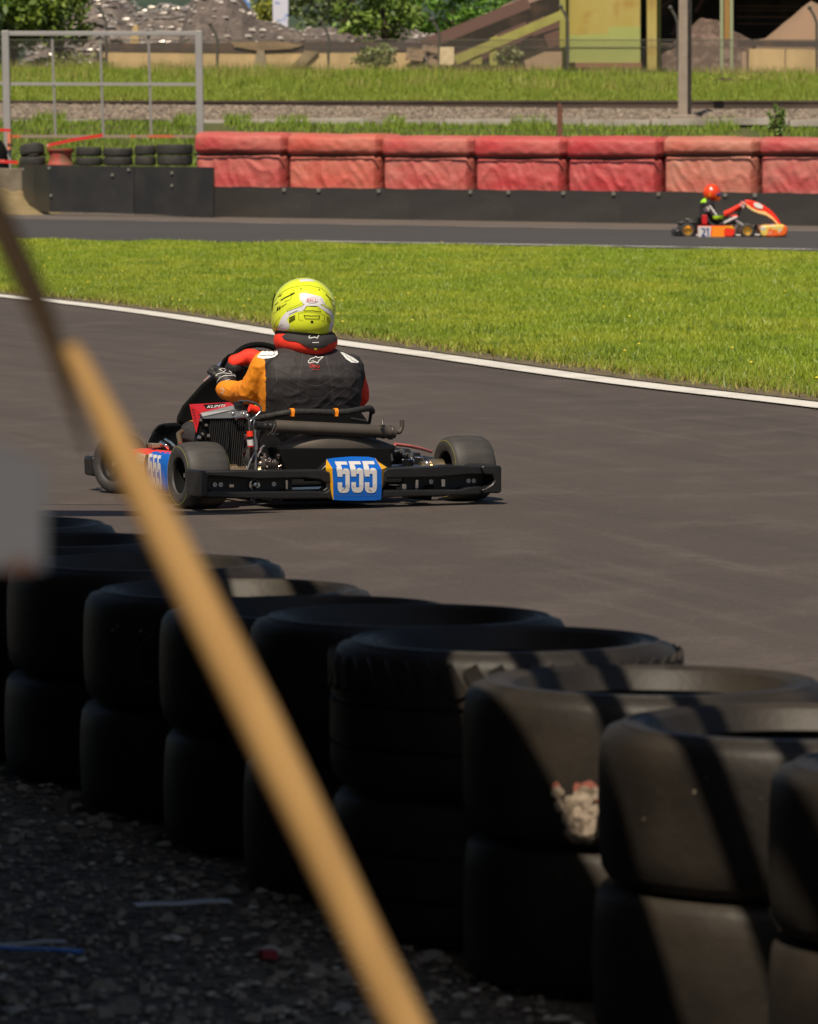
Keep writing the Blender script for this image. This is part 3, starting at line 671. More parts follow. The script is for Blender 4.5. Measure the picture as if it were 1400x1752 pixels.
# --- padded hoop above the silencer with its orange ties
hp = [(428, 718, .10), (455, 713, .03), (480, 708, -.02), (500, 704.5, -.03), (535, 704.5, -.03), (571, 706, -.03), (600, 704, -.02), (620, 700, .02), (634, 698, .06), (637, 704, .10)]
mb = MB(); kt(hp, .0135, 16, mb); hose = mb.build('coolant_hose', mat('black_foam', (.019, .018, .018), .7, bump=(50, .6, .01)), kart, 60)
mb = MB(); kt([(636, 700, .08), (634, 712, .1), (632, 724, .12)], .007, 10, mb); kt([(634, 722, .12), (600, 716, .14)], .006, 8, mb); mb.build('hose_bracket', M_BLK, kart, 40)
for x in (499, 574):
    mb = MB(); c = K(x, 705, -.03); mb.lathe([(.0145, -.008), (.0165, -.008), (.0165, .008), (.0145, .008)], c, (1, .05, 0), 20); mb.box(c + V((0, -.012, -.006)), (.011, .01, .022)); mb.build('hose_tie', M_ORB, hose, 30)
# --- radiator
rt = MB(); YR = .02
cor = [(344, 716), (421, 717), (414, 803), (335, 800)]
KP(cor, YR, YR + .05, rt); radi = rt.build('radiator', M_BLKM, kart, 0)
fn = MB(); a0, a1, b1, b0 = [K(x, y, YR - .001) for x, y in cor]
a0, b0 = a0.lerp(a1, .2), b0.lerp(b1, .2)
for i in range(17):
    t_ = (i + .5) / 17; fn.bar(a0.lerp(a1, t_), b0.lerp(b1, t_), .010, .0032, (1, 0, 0))
fn.build('fins', mat('fin_black', (.022, .021, .022), .45), radi, 0)
tk_ = MB(); tp = [(341.5, 708), (347, 704), (398, 694.5), (413, 697), (422, 704), (424, 713), (400, 715.5), (348, 716)]
ft = [K(x, y, YR - .012) for x, y in [(342, 709), (346, 713.5), (400, 701.5), (423, 703), (424, 713), (404, 715), (348, 716)]]
tk_.prism(ft, [p + V((0, .075, 0)) for p in ft])
tk_.build('radiator_tank', M_ALU, radi, 30, .003)
tb_ = MB(); tb_.add([K(343, 706.5, YR - .005), K(347, 712.5, YR - .015), K(400, 700.5, YR - .015), K(414, 702, YR - .015), K(402, 693.5, YR + .06), K(396, 694, YR + .065)], [(0, 1, 2, 5), (2, 3, 4, 5)])
tb_.build('tank_top', mat('brushed_tank', (.36, .36, .36), .5, .5), radi, 0, fix=False)
mb = MB(); mb.add([K(324, 692, .10), K(394, 688.5, .16), K(402, 694, .09), K(344, 706, .015), K(336, 741, .02), K(332, 728, .06)], [(0, 1, 3), (1, 2, 3), (0, 3, 4), (0, 4, 5)])
sd = mb.build('radiator_shroud', M_RED, radi, 0, fix=False); s_m = sd.modifiers.new('s', 'SOLIDIFY'); s_m.thickness = .002; s_m.offset = 0
tks = bvh_of(sd, KM)
decal('shroud_sticker', [conv([(350, 160), (690, 135), (730, 180), (410, 235)], 310, 675, 9.333)], [tks], M_BLKM, sd, KM, .004, 6)
decal('shroud_lettering', textpolys('KLIMTI', 310 + 560 / 9.333, 675 + 185 / 9.333, 29, 4.4, 3.0, -2.2), [tks], M_WHT, sd, KM, .006, 6)
decal('side_lettering', [conv([(160 + i * 14, 225 + i * 46), (205 + i * 9, 240 + i * 44), (215 + i * 8, 262 + i * 43), (172 + i * 12, 250 + i * 44)], 310, 675, 9.333) for i in range(6)], [tks], mat('dark_red_print', (.09, .005, .006), .5), sd, KM, .003, 6)
mb = MB(); mb.tube([K(408, 702, .02), K(408, 694, .02)], .018, 20); mb.tube([K(408, 694.5, .02), K(408, 686.5, .02)], [.021, .019], 20); mb.build('radiator_cap', M_BLK, radi, 40)
mb = MB(); kt([(409, 685.5, .0), (422, 686, .0), (436, 689, .0), (446, 696, .0), (447, 703, .0), (438, 712, .0), (429, 720, -.01), (427, 734, -.01)], .0042, 10, mb)
kt([(401, 715, -.01), (420, 713, -.01), (426, 719, -.01), (427, 737, -.01)], .0045, 10, mb); mb.build('overflow_pipe', M_STEEL, radi, 60)
for x, y in ((399, 707.5), (404, 715.5), (418, 708), (424, 711)):
    mb = MB(); mb.ell(K(x, y, -.004), .0085, nu=12, nv=8); mb.build('fitting', M_CHR, radi, 60)
mb = MB(); kt([(434, 716, .0), (437, 740, -.01), (437.5, 772, -.01), (438, 804, -.01)], .0062, 8, mb); kt([(437, 772, -.01), (428, 790, -.01), (423, 804, -.01)], .005, 8, mb); mb.box(K(437, 760, -.013), (.016, .008, .05)); mb.build('support_strut', mat('galvanised', (.33, .35, .37), .38, .8), kart, 40)
bt = MB(); bt.tube([K(427.5, 738, -.03), K(428, 746.5, -.03)], [.013, .0145], 16); b1_ = bt.build('filter_cap', M_REDB, kart, 40)
bt = MB(); bt.tube([K(428, 746.5, -.03), K(428, 752, -.03)], .012, 16); bt.build('filter_band', M_BLK, b1_, 40)
bt = MB(); bt.tube([K(428, 752, -.03), K(429, 762, -.03)], .0135, 16); bt.build('filter_body', M_GREYW, b1_, 40)
bt = MB(); bt.tube([K(429, 762, -.03), K(429, 764.5, -.03)], .0135, 16); bt.build('filter_base', M_RED, b1_, 40)
mb = MB(); kt([(389, 722, -.01), (388, 760, -.015), (392, 800, -.01)], .003, 6, mb); mb.build('hose', M_BLK, radi, 40)
for x_, y_ in ((343, 718), (346, 742), (341, 748), (352, 727), (356, 745), (349, 760), (354, 772)):
    mb = MB(); mb.box(K(x_, y_, YR - .012), (.012, .012, .005 + .004 * (x_ % 3)), Matrix.Rotation(.4 * (x_ % 4), 3, 'Y')); mb.build('bracket_bolt', M_CHR, radi, 0)
mb = MB(); KP([(398, 800), (404, 770), (418, 752), (424, 758), (414, 790), (410, 806)], .05, .07, mb); mb.build('radiator_mount', M_BLK, kart, 0)
mb = MB(); mb.tube([K(427, 698, .08), K(444, 703, .08)], .017, 14); mb.build('canister', M_REDB, kart, 40)
mb = MB(); mb.tube([K(436, 693, .09), K(439, 699, .09)], [.004, .012], 10); mb.build('canister_valve', M_GREEN, kart, 40)
mb = MB(); KP([(416, 760), (422, 745), (421, 775), (411, 800), (405, 802)], .12, .16, mb); mb.build('engine_cover', M_RED, kart, 0)
# brake disc and caliper, carburettor side clutter
mb = MB(); c = V((K(473, 792, .02).x, .0, .138))
for k_ in range(5): mb.lathe([(.050 + k_ * .004, -.030 + k_ * .011), (.064, -.028 + k_ * .011), (.065, -.024 + k_ * .011), (.050 + k_ * .004, -.024 + k_ * .011)], c, (1, -.35, 0), 30)
mb.build('brake_disc', mat('bright_disc', (.55, .45, .40), .25, 1.0), kart, 40)
mb = MB()
for i in range(24):
    px = random.uniform(443, 482); py = random.uniform(776, 804); mb.ell(K(px, py, -.09 + random.uniform(-.03, .03)), random.uniform(.005, .013), nu=8, nv=6)
mb.box(K(448, 794, -.1), (.02, .03, .05)); mb.box(K(465, 797, -.1), (.05, .03, .03)); kt([(440, 782, -.05), (446, 770, -.05), (452, 762, -.05)], .006, 8, mb)
for v in mb.v: v += noise.noise_vector(v * 50) * .003
mb.build('brake_caliper', mat('polished_caliper', (.62, .52, .46), .2, 1.0), kart, 30)
mb = MB(); kt([(486, 793, -.05), (512, 794, -.05)], .004, 8, mb); mb.ell(K(508, 797, -.05), .007); mb.tube([K(482, 772, -.04), K(483, 785, -.04)], .005, 8)
kt([(423, 765, .0), (414, 775, .02), (417, 792, .02), (424, 800, .02)], .005, 8, mb); mb.build('brake_rod', M_STEEL, kart, 40)
eng = MB(); eng.box(K(460, 760, .10), (.13, .12, .16)); eng.box(K(650, 786, .1), (.09, .14, .1)); eng.box(K(690, 788, .14), (.12, .10, .07)); eng.tube([K(640, 775, .05), K(700, 780, .05)], .03, 14)
eng.build('engine', M_BLK, kart, 30, .006)
mb = MB()
for x, y, w_, h_ in [(659, 777, .028, .045), (666, 783, .02, .03), (672, 766, .02, .02), (686, 772, .022, .012), (700, 779, .02, .018), (654, 784, .02, .02)]: mb.box(K(x, y, .0), (w_, .03, h_), Matrix.Rotation(random.uniform(-.5, .5), 3, 'Y'))
for v in mb.v: v += noise.noise_vector(v * 50) * .004
mb.build('carburettor', mat('alloy_casting', (.36, .32, .27), .35, .9), kart, 20)
mb = MB(); kt([(664, 762, -.01), (664, 774, -.02), (663, 784, -.02)], .004, 8, mb); kt([(686, 789, .03), (707, 788, .03)], .013, 14, mb); kt([(702, 774, .03), (706, 778, .03), (706, 786, .03)], .005, 8, mb)
kt([(709, 782, .04), (722, 783, .04), (727, 790, .04), (726, 800, .04)], .005, 8, mb); kt([(668, 797, .0), (690, 796, .0), (712, 800, 0)], .006, 8, mb); mb.ell(K(690, 777, .0), .010); mb.ell(K(677, 773, .02), .009); mb.ell(K(668, 799, -.02), .012)
mb.build('pipework', M_CHR, kart, 50)
for sx in (-1,): 
    mb = MB(); mb.ell(K(731, 795, .0), .021, nu=14, nv=10); mb.build('hub_nut', M_CHR, kart, 60)
# --- side pods
def pod(xc, side, zt_, mats, name='side_pod'):
    mb = MB(); rings = []
    for yl, kx, kz in [(.23, .5, .80), (.25, .9, .95), (.30, 1, 1), (.5, 1, 1), (.72, 1, .98), (.80, .85, .9), (.84, .5, .7)]:
        ring = []
        for i in range(20):
            a = 2 * math.pi * i / 20; cx_ = abs(math.cos(a)) ** .6 * (1 if math.cos(a) > 0 else -1); sz_ = abs(math.sin(a)) ** .6 * (1 if math.sin(a) > 0 else -1)
            ring.append(V((xc + .075 * kx * cx_, yl, .035 + zt_ / 2 + (zt_ / 2) * kz * sz_)))
        rings.append(ring)
    mb.loft(rings); return mb.build(name, mats, kart, 50)
zt_ = KX(255, 771, -.6).z - .03
podl = pod(-.575, -1, zt_, M_REDB); podr = pod(.575, 1, zt_ - .045, M_BLK, 'side_pod')
mb = MB(); kt([(676, 760, .25), (700, 763, .3), (722, 768, .4), (738, 773, .55)], .007, 8, mb); mb.build('pod_edge', mat('faded_red_edge', (.55, .14, .12), .5), kart, 50)
tp_ = bvh_of(podl, KM)
c2 = lambda pts: conv(pts, 210, 755, 12.727)
decal('blue_number_panel', [c2([(640, 235), (700, 215), (1150, 245), (1200, 400), (1150, 1130), (700, 1100), (600, 1000), (540, 800), (520, 560), (545, 380), (590, 280)])], [tp_], M_BLUE, podl, KM, .0045, 4)
decal('pod_gap', [c2([(500, 300), (590, 270), (545, 380), (520, 560), (540, 800), (600, 1000), (560, 960), (490, 800), (470, 560), (480, 380)])], [tp_], M_BLKM, podl, KM, .002, 4)
def five_s(x0, w, y0, y1, bend):
    return [c2([(x0 + w * u + bend * ((1 - v) - .35) ** 2 * 1.4, y1 - (y1 - y0) * v) for (u, v) in pc]) for pc in FIVE]
decal('side_number', five_s(550, 92, 270, 1010, 95) + five_s(652, 86, 290, 1040, 85) + five_s(748, 80, 305, 1060, 70), [tp_], M_GREYW, podl, KM, .0065, 4)
decal('pod_sticker', [c2([(305, 250), (500, 285), (450, 505), (250, 470), (270, 400)])], [tp_], mat('cream_print', (.62, .52, .42), .5), podl, KM, .0035, 5)
decal('pod_sticker_text', textpolys('ROTAX', 210 + 385 / 12.727, 755 + 330 / 12.727, 13.5, 7.5, 1.5, 2.2), [tp_], mat('maroon_print', (.30, .03, .03), .5), podl, KM, .005, 6)
decal('pod_sticker_text', textpolys('RACING', 210 + 360 / 12.727, 755 + 440 / 12.727, 13.5, 3.8, 1.0, 2.6), [tp_], mat('brown_print', (.12, .08, .05), .5), podl, KM, .005, 6)
decal('pod_sticker', [c2([(250, 500), (470, 530), (465, 690), (250, 660)])], [tp_], mat('peach_print', (.70, .36, .24), .5), podl, KM, .0032, 5)
# --- front fairing seen from behind, nose, nerf bars
def dish(poly, y0, depth, name, mats, cx, cy, rr, th=.006):
    bm = bmesh.new(); bm.faces.new([bm.verts.new((x, y, 0)) for x, y in poly]); bmesh.ops.triangulate(bm, faces=bm.faces)
    for _ in range(5):
        es = [e for e in bm.edges if e.calc_length() > 9]
        if not es: break
        bmesh.ops.subdivide_edges(bm, edges=es, cuts=1); bmesh.ops.triangulate(bm, faces=bm.faces)
    for v in bm.verts:
        d = ((v.co.x - cx) ** 2 + (v.co.y - cy) ** 2) / rr ** 2; v.co = K(v.co.x, v.co.y, y0 + depth * (1 - min(1.3, d)))
    me = bpy.data.meshes.new(name); bm.to_mesh(me); bm.free()
    for m in mats: me.materials.append(m)
    me.polygons.foreach_set('use_smooth', [True] * len(me.polygons)); o = bpy.data.objects.new(name, me); COL.objects.link(o); o.parent = kart
    s = o.modifiers.new('s', 'SOLIDIFY'); s.thickness = th; s.offset = 1; return o
dish([(304, 721), (305, 712), (314, 694), (330, 676), (346, 658), (358, 648), (368, 641), (376, 628), (383, 615), (392, 607), (406, 602.5), (430, 600.5), (460, 600), (500, 603), (530, 640), (520, 690), (460, 735), (400, 745), (330, 738), (312, 726)], .93, .16, 'front_fairing', [M_BLKM], 430, 670, 120)
mb = MB(); KP([(350, 652), (360, 643), (372, 628), (380, 620), (386, 640), (366, 652)], 1.12, 1.14, mb); mb.build('fairing_edge', mat('fairing_print', (.35, .20, .16), .5, n=(30, (.10, .16, .35), .45, .55)), kart, 0)
dish([(250, 768), (254, 752), (262, 738), (272, 728), (282, 725), (315, 723), (350, 726), (380, 745), (380, 772), (300, 776)], 1.22, .10, 'nose_cone', [M_BLK], 320, 760, 70)
mb = MB(); KP([(157, 785), (160, 781), (166, 781), (168, 790), (168, 812), (164, 816), (158, 813)], 1.20, 1.30, mb); KP([(160, 785), (230, 783), (230, 800), (160, 806)], 1.33, 1.38, mb); mb.build('front_bumper', M_BLK, kart, 30, .006)
mb = MB(); KP(c2([(630, 45), (880, 55), (890, 130), (650, 150)]), .55, .60, mb); mb.build('brake_reservoir', mat('beige_alloy', (.30, .28, .20), .45, .4), kart, 0, .003)
mb = MB(); kt([(262, 771, .6), (268, 764, .6), (282, 762, .6)], .006, 8, mb); kt([(276, 757, .55), (284, 762, .5), (289, 768, .5)], .007, 8, mb); kt([(283, 752, .7), (292, 757, .6), (300, 765, .4)], .006, 8, mb); mb.ell(K(276, 758, .55), .010); mb.build('steering_linkage', M_CHR, kart, 50)
mb = MB(); kt([(312, 738, .45), (305, 742, .42), (309, 760, .35)], .010, 10, mb); mb.build('brass_pipe', mat('brass', (.45, .33, .18), .35, .9), kart, 50)
# steering wheel
sw = V((0, .74, .50)); mb = MB(); axs = V((0, -.86, .5)).normalized(); aa = axs.orthogonal().normalized(); bb = axs.cross(aa)
ring = [sw + (aa * math.cos(t_) + bb * math.sin(t_)) * .165 for t_ in np.linspace(0, 2 * math.pi, 40)]
mb.tube(ring, .013, 12, False); mb.tube([sw, sw - axs * .03 + V((0, .3, -.25))], .01, 10)
for t_ in (.5, 2.6, 4.7): mb.bar(sw, sw + (aa * math.cos(t_) + bb * math.sin(t_)) * .16, .03, .006, axs)
mb.build('steering_wheel', M_BLKM, kart, 60)
# ============================================================ NEAR DRIVER
drv = empty('person', k0, YAW); tag(drv, 'kart driver in a bright yellow helmet and black suit with orange and red sleeves', 'person')
def ringk(cx, cy, hw, dep, yl, n=24, p=.75):
    c = K(cx, cy, yl); sc = abs((K(cx + 10, cy, yl) - c).x) / 10; out = []
    for i in range(n):
        a = 2 * math.pi * i / n; ca, sa = math.cos(a), math.sin(a)
        out.append(c + V((hw * sc * math.copysign(abs(ca) ** p, ca), dep * math.copysign(abs(sa) ** p, sa), 0)))
    return out
B = MB()
B.loft([ringk(533, 790, 62, .10, .33), ringk(533, 760, 74, .125, .32), ringk(531, 725, 79, .125, .30), ringk(530, 700, 82, .125, .285), ringk(530, 672, 85, .13, .27), ringk(529, 645, 86, .13, .26), ringk(528, 622, 82, .115, .265), ringk(526, 609, 72, .095, .28), ringk(524, 599, 52, .075, .29), ringk(522, 588, 30, .06, .30), ringk(520, 560, 24, .055, .32)])
shl, shr = K(456, 625, .27), K(598, 630, .27)
ell_, elr = K(431, 670, .36), K(611, 676, .33)
B.cap(shl, ell_, .066, .056); B.ell(K(463, 619, .27), (.062, .066, .05)); B.ell(K(590, 624, .27), (.058, .062, .048))
wrl = K(386, 667, .64); B.cap(ell_, K(410, 672, .5), .056, .050); B.cap(K(410, 672, .5), wrl, .050, .043)
B.cap(shr, elr, .064, .055)
wrr = K(401, 619, .72); mid_r = K(470, 625, .62); B.cap(elr, K(560, 650, .5), .054, .048); B.cap(K(560, 650, .5), mid_r, .048, .040); B.cap(mid_r, K(428, 609, .70), .040, .034); B.cap(K(428, 609, .70), wrr, .034, .030)
for s_ in (-1, 1):
    hip = V((s_ * .10 - .02, .36, .14)); kn = V((s_ * .20, .76, .33)) if s_ > 0 else K(331, 742, .62); ft_ = V((s_ * .16, 1.14, .12))
    B.cap(hip, kn, .085, .060); B.cap(kn, ft_, .058, .042)
def suitmat(c):
    p = KM @ c; d = p - CAM; t_ = d.y / CT  # picture-side measure of seams on the suit
    cc = c
    if cc.z > .33:
        if cc.x < shl.x + .010 and cc.y > .0:
            seam = (c - shl).dot((V((-1, .30, -.03))).normalized())
            if seam > .012 and c.z < .62 or seam > .012: return 1 if (c - mid_r).length > .0 and not near_r(c) else 2
        if near_r(c): return 2
        if (c - shr).dot(V((1, .55, 0)).normalized()) > .040: return 2
    if abs(cc.x - K(530, 650, .2).x) < .165 and cc.y < .27 and cc.z > .3: return 3
    return 0
def segd(p, a, b):
    t_ = max(0, min(1, (p - a).dot(b - a) / (b - a).length_squared)); return (p - (a + (b - a) * t_)).length
def near_r(c):
    return min(segd(c, mid_r, K(428, 609, .70)), segd(c, K(428, 609, .70), wrr), segd(c, K(560, 650, .5), mid_r)) < .056 and segd(c, ell_, wrl) > .062 and segd(c, shl, ell_) > .075
body = remeshed('body', B, [M_SUIT, M_ORG, M_REDC, M_SUITP], drv, .006, 5, suitmat, .0032, 12)
tb_ = bvh_of(body, KM)
z5 = lambda pts: conv(pts, 450, 470, 7.0)
ql = []
for l_ in [[(475, 930), (462, 1100), (440, 1270), (400, 1530)], [(750, 980), (790, 1120), (815, 1260), (850, 1590)], [(180, 1130), (300, 1190), (430, 1270), (560, 1320), (640, 1335), (730, 1310), (860, 1240), (1010, 1120)],
           [(170, 1270), (300, 1350), (440, 1420), (560, 1475), (640, 1493), (740, 1460), (860, 1370), (1000, 1270)], [(135, 1370), (220, 1460), (310, 1575)], [(1020, 1340), (900, 1440), (720, 1600)], [(1030, 1420), (950, 1500), (890, 1580)], [(165, 1060), (165, 1300), (130, 1420)], [(330, 880), (380, 960)]]:
    ql += ribbon(z5(l_), .62)
decal('quilting', ql, [tb_], M_QLINE, body, KM, .002, 3)
def logo(ox, oy, k, sx=1., sy=1.):
    pts = [(710, 693), (662, 735), (652, 760), (625, 746), (592, 752), (556, 760), (550, 742), (575, 712), (612, 703), (632, 688), (647, 702), (710, 693)]
    return [(ox + (x - 630) * k * sx, oy + (y - 725) * k * sy) for x, y in pts]
star = lambda ox, oy, r: [(ox + (r if i % 2 == 0 else r * .45) * math.cos(-math.pi / 2 + i * math.pi / 5), oy + (r if i % 2 == 0 else r * .45) * math.sin(-math.pi / 2 + i * math.pi / 5)) for i in range(10)]
decal('back_logo', ribbon(logo(450 + 632 / 7, 470 + 1018 / 7, 1 / 7, 1.12, 1.12), 1.0) + ribbon(z5([(580, 1035), (600, 1025), (615, 1040)]), .6), [tb_], M_WHT, body, KM, .003, 3)
decal('back_name', textpolys('Dino', 450 + 622 / 7, 470 + 1090 / 7, 17, 6.2, 1.5, .8) + textpolys('racing', 450 + 632 / 7, 470 + 1135 / 7, 12, 2.2), [tb_], mat('red_stitching', (.65, .03, .02), .6), body, KM, .003, 4)
decal('shoulder_patch', [z5([(-75, 985), (-20, 920), (60, 893), (130, 893), (175, 915), (180, 950), (140, 985), (70, 1000), (-10, 1005)]), z5([(925, 925), (960, 930), (1080, 990), (1150, 1040), (1140, 1055), (1060, 1050), (1000, 1010)])], [tb_], M_WHT, body, KM, .003, 3)
decal('patch_outline', ribbon(z5([(90, 895), (130, 920), (140, 950), (100, 965), (60, 960), (20, 965), (-40, 970)]), .8) + ribbon(z5([(985, 950), (1020, 990), (1050, 1000), (1060, 1020), (1110, 1040)]), .6), [tb_], M_BLKM, body, KM, .0042, 3)
decal('cuff_logo', ribbon([(377, 667), (381, 664), (384, 668), (381, 673), (378, 671)], .8), [tb_], M_WHT, body, KM, .003, 3)
# gloves with fingers closed round the wheel rim
def glove(w, kn, fwd, out, name):
    """w wrist, kn knuckle centre, fwd: finger curl direction, out: across the knuckles"""
    g = MB(); w, kn, fwd, out = V(w), V(kn), V(fwd).normalized(), V(out).normalized(); up = (kn - w).normalized()
    g.cap(w, w.lerp(kn, .3), .041, .044)
    for i in range(4):
        k_ = kn + out * (.036 - .025 * i); L = (.9, 1.0, .95, .78)[i]
        g.cap(w.lerp(kn, .25) + out * (.018 - .012 * i), k_, .023, .0165)
        a = k_ + (up * .4 + fwd).normalized() * .034 * L; b = a + (fwd * .7 - up * .8).normalized() * .026 * L; c_ = b + (-up - fwd * .55).normalized() * .021 * L
        g.cap(k_, a, .0150, .0138); g.cap(a, b, .0138, .0126); g.cap(b, c_, .0126, .011)
    th0 = w.lerp(kn, .35) + out * .028; th1 = th0 + (out * .6 + up * .5 + fwd * .5).normalized() * .04; th2 = th1 + (fwd + up * .3).normalized() * .03
    g.cap(th0, th1, .018, .0145); g.cap(th1, th2, .0145, .011)
    return remeshed(name, g, [mat('black_glove', (.018, .017, .018), .6, bump=(60, .3, .004))], drv, .0032, 3)
gl = glove(K(388, 660, .66), K(387, 638, .71), (-.5, .8, .15), (-1, -.2, .35), 'glove')
g2 = glove(K(402, 628, .73), K(400, 643, .77), (-.1, .9, -.3), (1, .1, .5), 'glove')
tg = bvh_of(gl, KM); zg_ = lambda pts: conv(pts, 340, 590, 11.667)
decal('glove_piping', ribbon(zg_([(340, 620), (380, 575), (480, 555), (600, 570), (700, 590), (735, 630)]), .7) + ribbon(zg_([(350, 770), (370, 720), (430, 650), (520, 610), (700, 610)]), .7) + ribbon(zg_([(460, 780), (540, 710), (620, 685)]), .6) + ribbon(zg_([(410, 490), (470, 470), (590, 480), (610, 520), (660, 555)]), .9) + ribbon(zg_([(430, 495), (500, 535), (540, 500), (590, 485)]), .8), [tg], M_WHT, gl, KM, .0022, 3)
for s_ in (-1, 1):
    mb = MB(); mb.cap((s_ * .16, 1.12, .075), (s_ * .16, 1.22, .13), .042, .035); remeshed('shoe', mb, [M_BLKM], drv, .008, 3)
# helmet
hc = K(520.5, 527, .32); hm = MB(); hy = math.radians(3); HR = Matrix.Rotation(hy, 3, 'Z') @ Matrix.Rotation(math.radians(6), 3, 'Y')
RX, RY, RZ = .1295, .152, .129; nu, nv = 64, 44; vs = []; 
for j in range(nv + 1):
    ph = math.pi * j / nv
    for i in range(nu):
        t_ = 2 * math.pi * i / nu; x, y, z = math.sin(ph) * math.cos(t_), math.sin(ph) * math.sin(t_), math.cos(ph)
        if z < 0:
            k_ = min(1.7, max(0, 1 - z ** 4) ** .3 / max(.001, math.sqrt(max(1e-6, 1 - z * z)))); x *= k_; y *= k_
        z = max(z, -.86) if y < .3 else max(z, -1.12)
        if z <= -.86: x *= .93; y *= .93
        if y > .3 and z < -.2: y *= 1.08; z *= 1.12
        vs.append(hc + HR @ V((x * RX, y * RY, z * RZ)))
hm.add(vs, [(j * nu + i, j * nu + (i + 1) % nu, (j + 1) * nu + (i + 1) % nu, (j + 1) * nu + i) for j in range(nv) for i in range(nu)])
hel = hm.build('helmet', M_FLUO, drv, 50)
th_ = bvh_of(hel, KM)
mb = MB(); rr = []
for z, k_ in ((-.80, .84), (-.87, .86), (-.98, .84)): rr.append([hc + HR @ V((RX * k_ * math.cos(t_), RY * k_ * math.sin(t_), RZ * z)) for t_ in np.linspace(0, 2 * math.pi, 40, endpoint=False)])
mb.loft(rr, False); mb.build('helmet_trim', M_BLKM, hel, 60)
mb = MB(); rr = []
for z in np.linspace(-.25, .38, 6): rr.append([hc + HR @ V((RX * 1.03 * math.cos(t_) * math.sqrt(1 - z * z * .8), RY * 1.03 * math.sin(t_) * math.sqrt(1 - z * z * .8), RZ * z)) for t_ in np.linspace(.12 * math.pi, .88 * math.pi, 26)])
vs = [p for r in rr for p in r]; mb.add(vs, [(j * 26 + i, j * 26 + i + 1, (j + 1) * 26 + i + 1, (j + 1) * 26 + i) for j in range(5) for i in range(25)])
mb.build('visor', mat('dark_visor', (.01, .01, .012), .08, coat=1), hel, 60)
decal('white_band', [z5([(440, 225), (520, 222), (600, 235), (700, 265), (725, 300), (750, 360), (800, 400), (835, 450), (845, 500), (858, 560), (850, 620), (820, 680), (790, 690), (800, 600), (825, 540), (790, 470), (700, 405), (655, 372), (525, 372), (482, 430), (390, 450), (320, 490), (285, 540), (320, 600), (310, 650), (240, 680), (170, 720), (178, 640), (200, 560), (230, 500), (280, 450), (360, 400), (450, 370), (480, 335), (440, 300)])], [th_], M_HWHT, hel, KM, .001, 3)
decal('yellow_inset', [z5([(285, 440), (300, 415), (470, 343), (495, 352), (460, 375)]), z5([(690, 358), (715, 352), (790, 395), (815, 430), (780, 405)]), z5([(485, 430), (530, 375), (650, 378), (695, 442), (600, 428)])], [th_], M_FLUO, hel, KM, .0016, 3)
decal('shell_top_patch', [z5([(440, 55), (520, 48), (590, 55), (625, 80), (540, 76), (440, 80)])], [th_], M_HWHT, hel, KM, .0012, 3)
bl = []
for l_, w_ in [([(130, 330), (200, 230), (300, 165), (420, 135), (560, 128), (700, 160), (790, 240)], .35), ([(285, 440), (300, 415), (470, 343), (495, 352), (460, 375), (285, 440)], .4), ([(690, 358), (715, 352), (790, 395), (815, 430), (780, 405), (690, 358)], .4),
               ([(485, 430), (530, 375), (650, 378), (695, 442)], .5), ([(485, 430), (600, 428), (695, 442)], .5), ([(430, 540), (425, 460), (520, 445), (640, 450), (740, 485), (735, 555), (700, 548)], .45), ([(430, 540), (480, 545)], .4),
               ([(490, 485), (580, 492), (680, 490)], .9), ([(490, 485), (510, 525), (670, 530), (680, 492)], .9), ([(310, 475), (415, 428)], .7), ([(745, 440), (815, 500)], .7), ([(215, 305), (260, 275), (345, 235), (380, 215)], 1.6), ([(330, 225), (370, 225)], .8),
               ([(255, 325), (310, 300)], .5), ([(185, 265), (225, 235)], 1.0), ([(200, 235), (215, 262)], .8), ([(140, 365), (180, 330)], .9), ([(120, 470), (160, 440), (250, 370)], .4), ([(755, 235), (840, 320)], 1.4), ([(790, 290), (850, 380)], .7), ([(170, 425), (180, 390)], 2.2), ([(195, 415), (205, 380)], 2.0), ([(225, 380), (280, 345)], .7), ([(180, 600), (160, 660)], .7), ([(190, 640), (215, 600), (245, 600)], .5), ([(130, 640), (160, 560), (205, 505)], .4), ([(555, 378), (635, 382)], .7), ([(320, 310), (375, 165)], .3), ([(690, 280), (745, 360), (770, 300)], .3)]:
    bl += ribbon(z5(l_), w_)
for l_ in [[(312, 515), (385, 482), (385, 494), (312, 530)], [(312, 542), (385, 505), (385, 515), (312, 555)], [(312, 566), (385, 525), (385, 534), (312, 577)], [(765, 500), (800, 520), (805, 532), (765, 512)], [(765, 523), (803, 545), (806, 556), (765, 534)], [(765, 545), (803, 570), (806, 582), (765, 556)]]: bl.append(z5(l_))
bl += [z5(circ(587, 562, 18, 14, 12)), z5(circ(455, 168, 10, 6, 8)), z5(circ(675, 178, 8, 8, 8))]
decal('shell_lines', bl, [th_], M_BLKM, hel, KM, .0022, 3)
decal('maker_oval', [z5(circ(588, 306, 73, 35, 28))], [th_], mat('oval_red', (.55, .05, .06), .4), hel, KM, .0022, 4)
decal('maker_oval_face', [z5(circ(588, 306, 70, 32, 28))], [th_], M_HWHT, hel, KM, .0030, 4)
decal('maker_lettering', textpolys('BELL', 450 + 588 / 7, 470 + 305 / 7, 17, 5.2, .4, .3), [th_], mat('letter_red', (.50, .0, .03), .5), hel, KM, .0040, 4)
